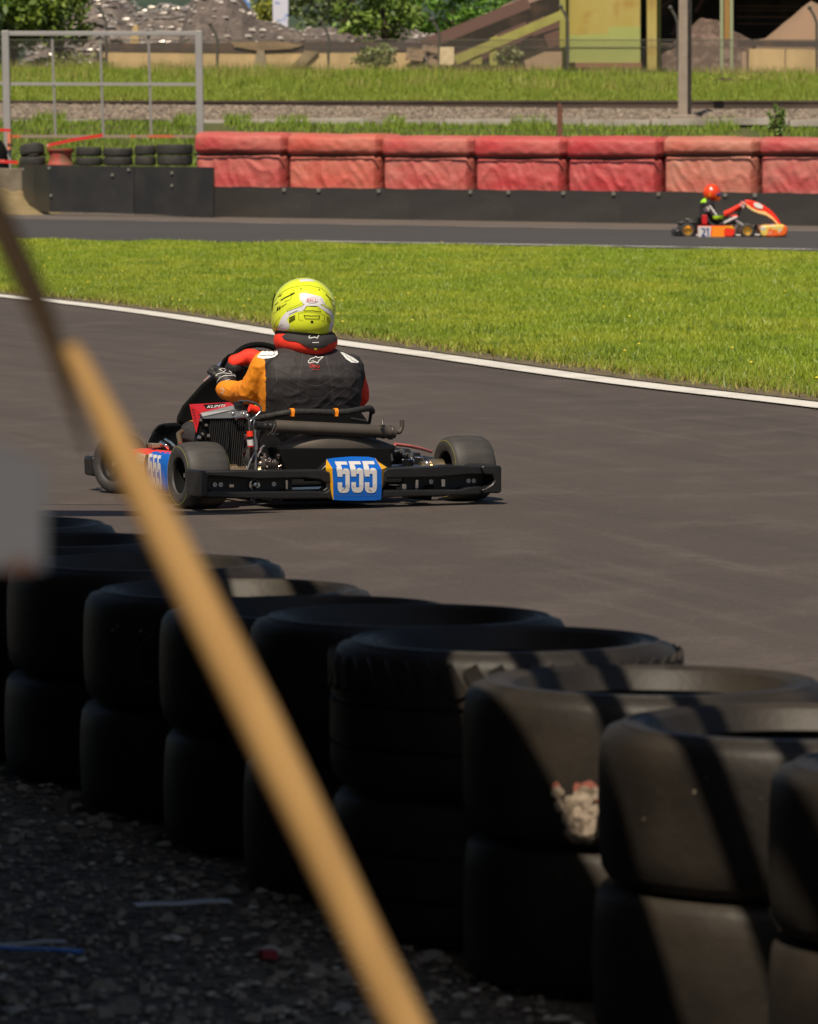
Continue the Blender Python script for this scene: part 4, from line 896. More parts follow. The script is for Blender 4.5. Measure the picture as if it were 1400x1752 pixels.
# neck brace
nb = MB(); nc = K(523, 583, .31); vs = []; nU, nV = 56, 18
for i in range(nU):
    t_ = 2 * math.pi * i / nU; droop = .014 * max(0, -math.sin(t_)) ** 3
    cx_, cy_ = math.cos(t_), math.sin(t_)
    for j in range(nV):
        a = 2 * math.pi * j / nV; rr_ = .094 + .042 * math.cos(a); vs.append(nc + V((cx_ * rr_ * 1.0, cy_ * rr_ * 1.02, .045 * math.sin(a) - droop)))
nb.add(vs, [(i * nV + j, i * nV + (j + 1) % nV, ((i + 1) % nU) * nV + (j + 1) % nV, ((i + 1) % nU) * nV + j) for i in range(nU) for j in range(nV)])
br = nb.build('neck_brace', M_REDC, drv, 60); tbr = bvh_of(br, KM)
pn = decal('brace_cover', [z5([(225, 735), (300, 690), (440, 660), (560, 655), (720, 665), (850, 685), (900, 730), (905, 765), (850, 810), (790, 830), (750, 865), (700, 884), (640, 888), (560, 880), (500, 850), (440, 812), (380, 795), (300, 790), (250, 770)])], [tbr], M_SUIT, br, KM, .004, 3)
decal('brace_logo', ribbon(logo(450 + 630 / 7, 470 + 725 / 7, 1 / 7, 1.0, 1.0), 1.0) + ribbon(z5([(595, 812), (668, 810)]), 1.2), [tbr], M_WHT, br, KM, .0055, 3)
decal('brace_tag', [z5([(615, 880), (648, 880), (648, 902), (615, 904)])], [tbr], M_FLUO, br, KM, .0055, 4)

# ============================================================ FAR KART (side on)
fo = G(1250, 407.5); fk = empty('racing_kart', fo, 0); tag(fk, 'small orange and red kart driving right in front of the black barrier', 'go-kart')
FY = fo.y
def Fp(x, y, dy=0.): return P(1140 + x / 6.087, 290 + y / 6.087, FY + dy) - fo
def fprism(pts, d0, d1, mb=None):
    mb = mb or MB(); f = [Fp(x, y, 0) for x, y in pts]; return mb.prism([p + V((0, d0, 0)) for p in f], [p + V((0, d1, 0)) for p in f])
for (cx, cy, r, d, w) in [(228, 640, .128, 0, .2), (850, 645, .125, .05, .13), (228, 640, .128, 1.15, .2), (850, 645, .125, 1.1, .13)]:
    c = Fp(cx, cy, 0) + V((0, d + w / 2, 0)); c.z = r; h = w / 2; mb = MB()
    mb.lathe([(.07, -h * .8), (.08, -h), (r - .02, -h), (r, -h * .7), (r, h * .7), (r - .02, h), (.08, h), (.07, h * .8)], c, (0, 1, 0), 28); wh = mb.build('wheel', M_SLICK, fk, 40)
    mb = MB(); mb.lathe([(.078, -h * .98), (.06, -h * .7), (.035, -h * .3), (.0005, -h * .35)], c, (0, 1, 0), 20); mb.build('rim', M_GOLD, wh, 50)
mb = MB()
for d in (.12, 1.1): mb.tube([Fp(120, 660, d), Fp(400, 690, d), Fp(980, 680, d)], .016, 8)
mb.tube([Fp(228, 640, .1), Fp(228, 640, 1.2)], .018, 8); mb.tube([Fp(850, 650, .1), Fp(850, 650, 1.2)], .014, 8); mb.box(Fp(600, 695, .6), (.9, .6, .012)); mb.build('chassis', M_STEEL, fk)
mb = MB(); fprism([(90, 640), (105, 625), (160, 625), (165, 700), (95, 700)], 0, 1.3, mb); mb.build('rear_bumper', M_BLK, fk, 30, .02)
for d in (.0, 1.08):
    mb = MB(); fprism([(330, 592), (345, 585), (690, 585), (715, 610), (722, 650), (708, 690), (690, 702), (335, 702)], d, d + .2, mb); o = mb.build('side_pod', M_REDB if d == 0 else M_ORB, fk, 30, .02)
    if d == 0:
        mb = MB(); fprism([(332, 590), (470, 590), (462, 700), (334, 700)], -.004, .0, mb); mb.build('number_plate', M_GREYW, o, 0)
        mb = MB(); fprism([(475, 590), (640, 587), (600, 640), (610, 700), (470, 700), (480, 640)], -.003, 0, mb); mb.build('orange_print', M_ORB, o, 0)
        mb = MB()
        for q in ribbon([(372, 615), (400, 622), (405, 640), (375, 690), (410, 690)], 14) + ribbon([(425, 625), (437, 612), (437, 690)], 14): fprism(q, -.008, -.004, mb)
        mb.build('plate_number', mat('navy_print', (.01, .03, .25), .5), o, 0)
        mb = MB(); fprism([(610, 587), (690, 587), (712, 612), (690, 615), (620, 600)], -.004, 0, mb); mb.build('yellow_print', M_YEL, o, 0)
mb = MB(); fprism([(845, 318), (880, 318), (960, 338), (1040, 375), (1110, 425), (1170, 490), (1205, 545), (1228, 600), (1190, 590), (1130, 525), (1060, 480), (990, 462), (930, 440), (870, 400), (840, 360)], .45, .85, mb); na = mb.build('front_fairing', M_REDB, fk, 30, .02)
mb = MB(); fprism([(842, 350), (900, 395), (960, 425), (1050, 440), (1120, 490), (1200, 580), (1188, 586), (1130, 522), (1060, 478), (990, 460), (930, 438), (866, 398)], .44, .449, mb); mb.build('yellow_stripe', mat('pale_yellow', (.85, .62, .25), .5), na, 0)
mb = MB(); fprism([(935, 345), (985, 350), (1030, 385), (1015, 412), (960, 400), (930, 375)], .435, .449, mb); mb.build('white_print_patch', M_WHT, na, 0)
mb = MB(); fprism([(985, 600), (1010, 585), (1060, 578), (1120, 575), (1220, 572), (1262, 590), (1278, 625), (1262, 685), (1220, 700), (1100, 708), (1000, 700), (985, 650)], .1, 1.2, mb); no_ = mb.build('nose_cone', mat('orange_bodywork', (.82, .13, .02), .4, n=[(6, (.75, .55, .12), .50, .58), (9, (.50, .50, .46), .56, .62)]), fk, 30, .03)
mb = MB(); mb.tube([Fp(700, 600, .6), Fp(790, 380, .6)], .014, 8); c = Fp(792, 372, .62)
ax_ = V((-.7, 0, .7)).normalized(); a_ = ax_.orthogonal().normalized(); b_ = ax_.cross(a_); mb.tube([c + (a_ * math.cos(t_) + b_ * math.sin(t_)) * .15 for t_ in np.linspace(0, 6.283, 24)], .014, 8, False); mb.build('steering_wheel', M_BLKM, fk)
mb = MB(); fprism([(350, 500), (420, 520), (520, 600), (640, 640), (640, 690), (380, 690)], .4, .8, mb); mb.build('seat', M_BLKM, fk, 30, .02)
mb = MB(); mb.box(Fp(290, 590, .95), (.25, .25, .18)); mb.box(Fp(180, 560, .5), (.2, .4, .06)); mb.tube([Fp(200, 520, .9), Fp(350, 540, .9)], .03, 10); mb.build('engine', M_BLK, fk, 30, .01)
mb = MB(); mb.box(Fp(400, 520, .3), (.09, .1, .16)); mb.build('fuel_can', M_RED, fk, 0, .01)
d2 = empty('person', fo, 0); tag(d2, 'distant kart driver in an orange helmet and black suit with green and white stripes', 'person')
B = MB(); B.ell(Fp(440, 600, .6), (.16, .17, .13)); B.cap(Fp(440, 590, .6), Fp(428, 375, .6), .155, .135)
for s_ in (-1, 1):
    y0 = .6 + s_ * .17; B.ell(Fp(428, 358, y0), .085); B.cap(Fp(425, 360, y0), Fp(520, 495, y0 + s_ * .05), .070, .060); B.cap(Fp(520, 495, y0 + s_ * .05), Fp(640, 450, y0), .058, .050); B.cap(Fp(640, 450, y0), Fp(760, 380, .6 + s_ * .13), .048, .038)
    B.cap(Fp(450, 620, .6 + s_ * .09), Fp(720, 510, .6 + s_ * .16), .10, .070); B.cap(Fp(720, 510, .6 + s_ * .16), Fp(900, 640, .6 + s_ * .12), .062, .042)
B.cap(Fp(440, 360, .6), Fp(470, 290, .6), .06, .055)
def m2(c):
    x = (c.x - Fp(0, 0).x) / (Fp(1000, 0).x - Fp(0, 0).x) * 1000; y = (c.z - Fp(0, 0).z) / (Fp(0, 1000).z - Fp(0, 0).z) * 1000
    if x > 615 and y < 490: return 1
    if 500 < x < 620 and 485 < y < 520: return 2
    if 370 < x < 430 and 290 < y < 345: return 2
    if (abs((x - 500) - (y - 420) * .75) < 9 and 370 < y < 475) or ((x - 435) ** 2 + (y - 415) ** 2 < 900): return 3
    if 620 < x < 760 and abs((y - 520) + (x - 690) * .5) < 10 or (740 < x < 830 and abs(y - 560 - (x - 780) * .6) < 18): return 3
    return 0
remeshed('body', B, [M_SUIT, M_REDC, mat('lime_cloth', (.38, .75, .02), .7), M_GREYW], d2, .012, 3, m2)
for s_ in (-1, 1):
    g = MB(); c = Fp(775, 375, .6 + s_ * .13); g.cap(c, c + V((.05, 0, .04)), .034, .03)
    for i in range(4): q = c + V((.055 - .012 * i, -.01, .045 - .022 * i + .01)); g.cap(q, q + V((.035, 0, -.012)), .012, .010); g.cap(q + V((.035, 0, -.012)), q + V((.02, 0, -.035)), .010, .009)
    g.cap(c + V((.01, 0, .04)), c + V((.02, 0, .08)), .014, .011); remeshed('glove', g, [mat('red_white_glove', (.55, .10, .10), .6, n=(30, (.75, .7, .7), .48, .55))], d2, .006, 2)
    g = MB(); c = Fp(905, 650, .6 + s_ * .12); g.cap(c, c + V((.05, 0, .10)), .04, .03); remeshed('shoe', g, [M_BLKM], d2, .01, 2)
h = MB(); c = Fp(475, 238, .6); h.ell(c, (.152, .128, .148), Matrix.Rotation(-.15, 3, 'Y'), 32, 20); h.cap(c + V((.06, 0, -.05)), c + V((.09, 0, -.085)), .085, .07)
ho = remeshed('helmet', h, [mat('orange_red_shell', (.85, .06, .01), .25, n=(7, (.90, .25, .02), .5, .6), coat=.6)], d2, .008, 4)
h = MB(); h.ell(c + V((.045, 0, -.02)), (.125, .115, .048), Matrix.Rotation(.2, 3, 'Y'), 24, 12); h.build('visor', mat('blue_visor', (.05, .09, .40), .1, .4, coat=1), ho, 60)
h = MB(); h.ell(c + V((-.01, -.118, .05)), (.025, .012, .022)); h.build('shell_print', M_WHT, ho, 60)
# ============================================================ BARRIERS
def cloth_block(name, TL, TR, BL, BR, depth, m, parent, puff=.05, wr=.035, seed=0, nx=44, nz=20, flat=False):
    """padded cloth cushion; corners measured, wrinkled front"""
    dirx = (TR - TL); back = V((-dirx.y, dirx.x, 0)).normalized() * depth
    if back.y < 0: back = -back
    mb = MB(); ny = 5; grid = {}
    def pt(u, v, w):  # u along, v up, w depth
        a = BL.lerp(BR, u).lerp(TL.lerp(TR, u), v) + back * w; du = min(u, 1 - u) * (TR - TL).length; dv = min(v, 1 - v) * (TL - BL).length; dw = min(w, 1 - w) * depth
        rr = .10; k = 1
        # rounded outer edges
        cu = max(0, rr - du) / rr; cv = max(0, rr - dv) / rr; cw = max(0, rr - dw) / rr
        sh_ = lambda q: q * q
        ou = dirx.normalized() * (1 if u < .5 else -1) * rr * .5 * (sh_(cv) + sh_(cw)) * (1 if cu >= 1 else cu)
        ov = V((0, 0, 1)) * (1 if v < .5 else -1) * rr * .45 * (sh_(cu) + sh_(cw)) * (1 if cv >= 1 else cv)
        ow = back.normalized() * (1 if w < .5 else -1) * rr * .45 * (sh_(cu) + sh_(cv)) * (1 if cw >= 1 else cw)
        p = a + ou + ov + ow
        q = V((u * 4.2 + seed * 7 + v * 1.3, v * 1.0 - u * 1.2, seed)); f = 1 - abs(noise.noise(q * 1.9)) * 2.6
        g = noise.noise(V((u * 14 + v * 5, v * 3 - u * 2, seed * 3.1))) * .7; fe = min(1, 7 * v, 7 * (1 - v), 9 * u, 9 * (1 - u))
        if w < .5: p -= back.normalized() * (puff * math.sin(math.pi * u) ** .5 * math.sin(math.pi * v) ** .5 + fe * (wr * .8 * f * f * (1 if f > 0 else 0) + wr * .6 * g))
        p.z += .03 * noise.noise(V((u * 3, 0, seed + 9))) * v
        return p
    def quad(fn, a, b):
        vs = [fn(i / a, j / b) for j in range(b + 1) for i in range(a + 1)]; mb.add(vs, [(j * (a + 1) + i, j * (a + 1) + i + 1, (j + 1) * (a + 1) + i + 1, (j + 1) * (a + 1) + i) for j in range(b) for i in range(a)])
    quad(lambda u, v: pt(u, v, 0), nx, nz); quad(lambda u, v: pt(u, v, 1), 12, 4); quad(lambda u, w: pt(u, 1, w), nx, 8); quad(lambda u, w: pt(u, 0, w), 12, 4)
    quad(lambda w, v: pt(0, v, w), 8, nz); quad(lambda w, v: pt(1, v, w), 8, nz)
    o = mb.build(name, m, parent, 60, fix=False); bm = bmesh.new(); bm.from_mesh(o.data); bmesh.ops.remove_doubles(bm, verts=bm.verts, dist=.004); bmesh.ops.recalc_face_normals(bm, faces=bm.faces); bm.to_mesh(o.data); bm.free(); return o
b0, b1 = G(365, 373), G(1400, 388.5)
def BP(px, py, off=0.):
    """point on the barrier's vertical plane"""
    n_ = V((-(b1 - b0).y, (b1 - b0).x, 0)).normalized()
    if n_.y < 0: n_ = -n_
    o_ = b0 + n_ * off; d = ray(px, py); return CAM + d * ((o_ - CAM).dot(n_) / d.dot(n_))
redc = [((.46, .060, .060), (.54, .19, .15)), ((.51, .085, .062), (.54, .20, .145)), ((.46, .07, .065), (.52, .20, .16)), ((.47, .045, .05), (.52, .15, .13)), ((.45, .038, .045), (.49, .13, .12)), ((.49, .13, .095), (.49, .24, .175)), ((.46, .07, .07), (.48, .20, .16))]
joints = [(329, 486, 225, 264, 319), (488, 648, 228, 266, 321), (650, 806, 231, 268, 323), (808, 964, 232, 270, 326), (966, 1128, 232, 271, 328), (1131, 1293, 233, 266, 329), (1296, 1460, 234, 266, 330)]
desc = ['first red barrier cushion from the left, beside the steel frame', 'faded orange-red barrier cushion, second from the left', 'third red barrier cushion from the left', 'bright red barrier cushion in the middle, left of the rusty post', 'deep red barrier cushion right of the rusty post', 'pale dusty red barrier cushion above the distant kart driver', 'red barrier cushion cut off by the right edge']
for i, (x0, x1, yt, ys_, yb) in enumerate(joints):
    m = mat('red_tarpaulin_%d' % i, redc[i][0], .62, n=[(.9, redc[i][1], .36, .72, (1, 1, 2.0)), (3.5, (.30, .14, .11), .62, .88)], bump=(7, .5, .05), coat=.1)
    base_ = BP((x0 + x1) / 2, yb + 55, .25); e = empty('barrier_cushion', base_); tag(e, desc[i], 'barrier cushion', 'red barrier cushions along the track')
    q = lambda x, y, off=.22: BP(x, y, off) - base_
    dy_ = 2 if i < 5 else 0
    cloth_block('upper_pad', q(x0, yt), q(x1 + 1, yt + 1), q(x0, ys_ + 1.5), q(x1 + 1, ys_ + 1), 1.3, m, e, .11, .018, i * 3 + 1, 44, 10)
    cloth_block('lower_pad', q(x0 + 3, ys_ - 2.5), q(x1 - 2, ys_ - 3), q(x0 + 4, yb + 40), q(x1 - 3, yb + 40), 1.15, m, e, .045, .040, i * 3 + 2, 60, 30)
    mb = MB(); mb.tube([q(x0 + 4 + (x1 - x0 - 8) * k / 10, ys_ - .4 + .8 * math.sin(math.pi * k / 10), .145) for k in range(11)], .022, 8); mb.build('strap', M_BLKM, e, 60)
M_BELT = mat('rubber_belting', (.026, .024, .023), .6, n=[(1.0, (.042, .038, .034), .4, .7, (.5, 1, 2)), (5, (.07, .06, .05), .66, .85)], bump=(3, .25, .04))
bx = [366, 532, 700, 878, 1062, 1250, 1440]
for i in range(6):
    x0, x1 = bx[i], bx[i + 1]; yt0 = 319 + (x0 - 365) * .0115; yt1 = 319 + (x1 - 365) * .0115; yb0 = 373.5 + (x0 - 365) * .0148; yb1 = 373.5 + (x1 - 365) * .0148
    o_ = BP(x0, yb0); mb = MB(); ns = 8; fr_ = []
    top_ = [BP(x0 + (x1 - x0) * k / ns, yt0 + (yt1 - yt0) * k / ns + .7 * math.sin(k * 1.7 + i)) - o_ for k in range(ns + 1)]; bot_ = [BP(x0 + (x1 - x0) * k / ns, yb0 + (yb1 - yb0) * k / ns + random.uniform(-.8, .3)) - o_ for k in range(ns + 1)]
    poly = top_ + bot_[::-1]; mb.prism(poly, [p + V((.03, .05, 0)) for p in poly]); o = mb.build('belt_panel', M_BELT, None, 0); o.location = o_
    tag(o, ['first black rubber belt panel under the red cushions, at the left', 'second black rubber belt panel from the left under the red cushions', 'third black rubber belt panel from the left under the red cushions', 'black rubber belt panel left of the distant kart', 'black rubber belt panel directly behind the distant kart driver', 'black rubber belt panel at the right edge'][i], 'belt panel', 'black belt panels of the far barrier')
    mb = MB()
    for bxp in ([486, 520][0:1] if i == 0 else [545, 648] if i == 1 else [805, 870] if i == 2 else [964, 1050] if i == 3 else [1127, 1241] if i == 4 else [1292]):
        c = BP(bxp, yt0 + (yt1 - yt0) * (bxp - x0) / (x1 - x0) + 4, -.02) - o_; mb.lathe([(.001, -.02), (.042, -.02), (.045, 0), (.001, .01)], c, (0, 1, 0), 12)
    mb.build('bolt', M_CHR, o, 30)
for i in range(5):
    px = [412, 512, 640, 775, 905][i]; p = BP(px, 372 + (px - 365) * .0148, -.06)
# tall black panel at the left, curving away
pl = [(32, 281, 358, 6.0), (40, 281, 360, 3.2), (58, 281.5, 361.5, 1.2), (85, 282, 362.5, .3), (120, 283, 363, 0), (175, 284, 364, -.3), (229, 284.5, 366, -.5)]
pr_ = [(230, 284.5, 366.5, -.5), (260, 284.5, 367, -.8), (300, 285, 369.5, -1.2), (340, 285.5, 370.8, -1.6), (365.5, 286, 371.5, -1.9)]
for nm, arr, lb in (('belt_panel', pl, 'tall black belt panel at the left, its left end curving away below the old tyres'), ('belt_panel', pr_, 'tall black belt panel overlapping the first red cushion, with two bright bolts')):
    g0 = G(arr[0][0], 366); Yb = 113.9; o_ = G(arr[len(arr) // 2][0], 366)
    tp2 = [P(x, yt, Yb + d) - o_ for x, yt, yb, d in arr]; bt2 = [P(x, yb, Yb + d) - o_ for x, yt, yb, d in arr]
    poly = tp2 + bt2[::-1]; mb = MB(); n_ = len(arr)
    vs = tp2 + bt2 + [p + V((.02, .06, 0)) for p in tp2] + [p + V((.02, .06, 0)) for p in bt2]; fs = []
    for k in range(n_ - 1): fs += [(k, k + 1, n_ + k + 1, n_ + k), (2 * n_ + k + 1, 2 * n_ + k, 3 * n_ + k, 3 * n_ + k + 1), (k, 2 * n_ + k, 2 * n_ + k + 1, k + 1), (n_ + k + 1, 3 * n_ + k + 1, 3 * n_ + k, n_ + k)]
    fs += [(0, n_, 3 * n_, 2 * n_), (n_ - 1, 3 * n_ - 1, 4 * n_ - 1, 2 * n_ - 1)]
    mb.add(vs, fs); o = mb.build(nm, mat('smooth_belting', (.022, .022, .024), .42, n=(2, (.034, .033, .032), .4, .7), bump=(2, .2, .05)), None, 30); o.location = o_; tag(o, lb, 'belt panel', 'black belt panels of the far barrier')
    bs = [(40, 289), (84, 287), (192, 299), (220, 290), (87, 334)] if arr is pl else [(294, 295.5), (294, 317)]
    mb = MB()
    for x, y in bs:
        d = np.interp(x, [a[0] for a in arr], [a[3] for a in arr]); c = P(x, y, Yb + float(d) - .03) - o_; mb.lathe([(.001, -.02), (.03, -.02), (.032, 0), (.001, .01)], c, (0, 1, 0), 12)
    mb.build('bolt', M_CHR, o, 30)
# ledge and old tyres
YT = 118.4
pz = P(180, 284, YT).z
mb = MB(); x0, x1 = P(-40, 284, YT).x, P(330, 284, YT).x; mb.box(((x0 + x1) / 2, YT + .3, pz / 2 - .1), (x1 - x0, 1.3, pz + .1)); tag(mb.build('concrete_ledge', mat('rough_concrete', (.20, .17, .13), .9, n=(2.5, (.12, .10, .07), .45, .7), bump=(8, .6, .03)), None, 0, .02), 'rough concrete block ledge behind the tall black panel, carrying the old tyres', 'ledge')
def old_tyre(px, pyc, wpx, lv, lab, tilt=(0, 0), m=M_RUBD, wid=.2):
    R = wpx / 2 / F * YT; p = P(px, pyc, YT + .1); o = tyre('old_tyre', (p.x, p.y, p.z), R, wid, R * .6, m, tilt, 32); return tag(o, lab, 'tyre', 'old tyres lying on the ledge behind the far barrier')
z_of = lambda z: 253 + (H - z) * F / YT
def ol(px, wpx, k, lab, w=.2, tilt=(0, 0), dz=0):
    return old_tyre(px, z_of(pz + w * (k + .5) + .004 * k + .01 + dz), wpx, k, lab, tilt, M_RUBD, w - .008)
ol(56, 44, 0, 'lower old tyre of the leftmost pair on the ledge', .19); ol(55, 42, 1, 'leftmost upper old tyre tilted towards the track with its hole showing', .24, (.22, 0), .02 - .05)
ol(153, 46, 0, 'old tyre under the dark one right of the red spool', .18); ol(152, 44, 1, 'upper dark tyre just right of the red spool', .20)
ol(202, 50, 0, 'lower flat old tyre of the middle pair on the ledge', .19); ol(202, 50, 1, 'upper flat old tyre of the middle pair on the ledge', .19)
ol(249, 36, 0, 'lower narrow old tyre partly behind the pair beside the red cushion', .21); ol(249, 36, 1, 'upper narrow old tyre partly behind the pair beside the red cushion', .22)
ol(299, 60, 0, 'lower old tyre touching the first red cushion', .22); ol(299, 62, 1, 'upper old tyre touching the first red cushion', .23)
sp_ = P(103, z_of(pz), YT); mb = MB(); R = .30; mb.lathe([(.05, 0), (R, 0), (R, .03), (R - .04, .06), (R - .07, .18), (R - .04, .31), (R, .34), (R, .38), (.05, .38)], (0, 0, 0), (0, 0, 1), 28); o = mb.build('cable_spool', mat('rusty_red_paint', (.36, .07, .05), .7, n=(5, (.18, .10, .06), .5, .62)), None, 40); o.location = (sp_.x, YT + .1, pz + .004); tag(o, 'rusty red wheel drum standing between the old tyres on the ledge', 'drum')
# steel goal-like frame
YF = 121.0; gf = empty('steel_frame', P(175, 250, YF) * 1.0); gf.location.z = zt(gf.location.x, YF); tag(gf, 'pale galvanised steel goal-like frame standing behind the old tyres', 'frame'); gl_ = gf.location.copy()
M_GALV = mat('pale_galvanised', (.36, .35, .35), .55, .3, n=(3, (.33, .32, .32), .4, .7))
q = lambda x, y, d=0.: P(x, y, YF + d) - gl_
for xa, xb in ((9, 14), (340, 344)):
    mb = MB(); a = q(xa, 52); b = q(xb, 262); b.z = zt(b.x + gl_.x, YF) - gl_.z - .1; mb.bar(a, b, .16, .16, (0, 1, 0)); mb.build('post', M_GALV, gf, 0, .015)
mb = MB(); mb.bar(q(2, 57, -.0), q(346, 57, 0), .10, .10); mb.build('top_rail', M_GALV, gf, 0, .01)
mb = MB(); mb.bar(q(14, 143, .02), q(340, 144, .02), .06, .07); mb.bar(q(-60, 142, .02), q(8, 142, .02), .06, .07); mb.build('middle_rail', M_GALV, gf, 0)
mb = MB(); mb.bar(q(18, 233, .02), q(332, 233, .02), .06, .06); mb.build('bottom_rail', mat('rail_with_red_tape', (.30, .22, .18), .7, n=(1.2, (.55, .12, .06), .52, .58, (1, .1, .1))), gf, 0)
for xa, xb in ((89, 95), (171, 177), (254, 259)):
    mb = MB(); mb.bar(q(xa, 57, .03), q(xb, 232, .03), .055, .05, (0, 1, 0)); mb.build('upright', mat('thin_galvanised', (.24, .23, .22), .6), gf, 0)
def tape(pts, Y, lab):
    mb = MB()
    for a, b in zip(pts[:-1], pts[1:]): mb.bar(P(a[0], a[1], Y), P(b[0], b[1], Y), .006, .07)
    tag(mb.build('barrier_tape', mat('red_tape', (.62, .025, .02), .6, n=(1.6, (.80, .45, .38), .60, .62)), None, 0), lab, 'barrier tape')
tape([(80, 249), (120, 240), (150, 235), (176, 231)], 119.4, 'red barrier tape running down from the steel frame towards the drum')
tape([(-40, 275), (0, 275.5), (31, 278)], 116.6, 'red barrier tape stretched in front of the ledge at the left edge')
tape([(-30, 223), (2, 222), (18, 223)], 120.6, 'red tape tied round the left post of the steel frame')
p = P(-2, 250, 119.8); mb = MB(); mb.ell((0, 0, .85), (.22, .2, .42)); mb.cap((0, 0, .0), (0, 0, .8), .24, .22)
for v in mb.v: v += noise.noise_vector(v * 5) * .04
o = mb.build('wrapped_bollard', M_BLKM, None, 60); o.location = (p.x, 119.8, .38); tag(o, 'black wrapped bundle at the left edge beside the steel frame post', 'bundle')
pz_ = P(14, 250, YF - .1); mb = MB(); mb.bar(P(15.5, 228, YF - .15), P(15.5, 256, YF - .15), .07, .07, (0, 1, 0)); tag(mb.build('marker_stake', mat('orange_paint', (.70, .22, .12), .6), None, 0), 'short orange stake in front of the left frame post', 'stake')
# sand heap at the left of the barrier end
mb = MB(); c = G(8, 366); nx_ = 30; ny_ = 16; hx, hy = 1.3, 6.5
vs = [(c.x + (i / nx_ - .5) * 2 * hx, c.y + 3 + (j / ny_ - .5) * 2 * hy, 0) for j in range(ny_ + 1) for i in range(nx_ + 1)]
vs = [V((x, y, -.02 + .62 * max(0, 1 - ((x - c.x) / hx) ** 2) * max(0, 1 - ((y - c.y - 3) / hy) ** 2) ** .7 * (1 + .3 * noise.noise(V((x * 3, y * .6, 1)))) )) for x, y, z in vs]
mb.add(vs, [(j * (nx_ + 1) + i, j * (nx_ + 1) + i + 1, (j + 1) * (nx_ + 1) + i + 1, (j + 1) * (nx_ + 1) + i) for j in range(ny_) for i in range(nx_)])
structure(mb.build('sand_heap', mat('sand', (.27, .20, .10), .95, n=(4, (.16, .15, .06), .5, .7), bump=(12, .8, .03)), None, 60), 'stuff')
# ============================================================ EMBANKMENT AND RAILWAY
def band(n, y0, y1, xk=.085): 
    y = rng.uniform(y0, y1, n); return np.c_[rng.uniform(-1, 1, n) * y * xk, y]
M_BANK = mat('bank_grass', (.17, .24, .016), .6, island=(.24, .29, .03), n=[(.35, (.27, .26, .05), .45, .68), (1.3, (.12, .19, .012), .5, .68)])
M_BANKB = mat('bank_soil', (.12, .16, .018), .95, n=(1.5, (.13, .11, .04), .45, .7))
sheet('grass_bank', -20, 20, list(np.linspace(134.2, 176, 22)), 31, lambda x, y: zt(x, y) + .01, M_BANKB)
pb = band(130000, 134.3, 176); blades('bank_grass_blades', pb, .15, .035, M_BANK, .8, zf=zt)
pb = band(9000, 171, 178); pb = pb[[noise.noise(V((x * .7, y * .2, 5))) > -.05 for x, y in pb]]; blades('tall_dry_grass', pb, .42, .025, mat('dry_tall_grass', (.26, .22, .08), .7, island=(.16, .17, .04)), .35, zf=zt)
pb = band(34000, 118, 125.6); pb = pb[[noise.noise(V((x * .6, y * .3, 3))) > -.25 for x, y in pb]]; blades('slope_weeds', pb, .14, .04, mat('slope_weeds', (.12, .20, .015), .65, island=(.22, .29, .03)), .6, zf=zt)
pb = band(6000, 124.8, 127.0); pb = pb[[noise.noise(V((x * .9, 0, 7))) > .12 for x, y in pb]]; blades('track_weeds', pb, .24, .04, mat('slope_weeds', (0, 0, 0)), .6, zf=zt)
M_BAL = mat('ballast_bed', (.12, .095, .075), .95, n=(6, (.08, .065, .05), .4, .7), bump=(12, 1, .05))
sheet('ballast', -22, 22, list(np.linspace(126.4, 134.1, 12)), 41, lambda x, y: zt(x, y) + .02, M_BAL)
n = 16000; yb_ = rng.uniform(126.8, 133.9, n); xb_ = rng.uniform(-12, 12, n)
stones('ballast_stones', xb_, yb_, np.array([zt(x, y) for x, y in zip(xb_, yb_)]) + .03, rng.uniform(.06, .14, n), mat('ballast_stone', (.13, .10, .08), .9, island=(.34, .28, .22)), flat=.8)
mb = MB(); zz = lambda y: float(np.interp(y, PX, PZ))
for i in range(-14, 15):
    if i in (-4, -9): continue
    x = i * 1.6; mb.box((x, 126.3, 2.06 + .02 * (i % 3)), (1.55, .35, .16))
tag(mb.build('cable_trough', mat('pale_concrete', (.42, .38, .34), .9, n=(1, (.24, .22, .18), .45, .65)), None, 0, .01), 'low pale concrete cable trough running along the foot of the ballast', 'cable trough')
for yr, lb in ((131.0, 'nearer rusty brown railway rail on the ballast'), (132.45, 'farther railway rail, mostly hidden behind the nearer one')):
    pr = [(-.07, 0), (.07, 0), (.07, .015), (.012, .03), (.012, .13), (.036, .14), (.036, .18), (-.036, .18), (-.036, .14), (-.012, .13), (-.012, .03), (-.07, .015)]
    mb = MB(); z0 = zt(0, yr) + .02; mb.prism([(-60, yr + a, z0 + b) for a, b in pr], [(60, yr + a, z0 + b) for a, b in pr]); tag(mb.build('railway_rail', mat('rusty_rail', (.055, .036, .026), .7, n=(1, (.09, .06, .045), .4, .7)), None, 30), lb, 'rail', 'rails of the railway line')
n = MB()
for nm_, cnt, y0_, y1_, hh, cc, sd_ in (('bank_weeds', 17000, 138, 177, .34, ((.11, .19, .012), (.26, .31, .03)), 21), ('bank_straw', 9000, 150, 177, .38, ((.34, .29, .08), (.22, .24, .05)), 33)):
    pb = band(cnt, y0_, y1_); pb = pb[[noise.noise(V((x * .55, y * .12, sd_))) > .10 for x, y in pb]]; blades(nm_, pb, hh, .035, mat(nm_, cc[0], .65, island=cc[1]), .5, zf=zt)
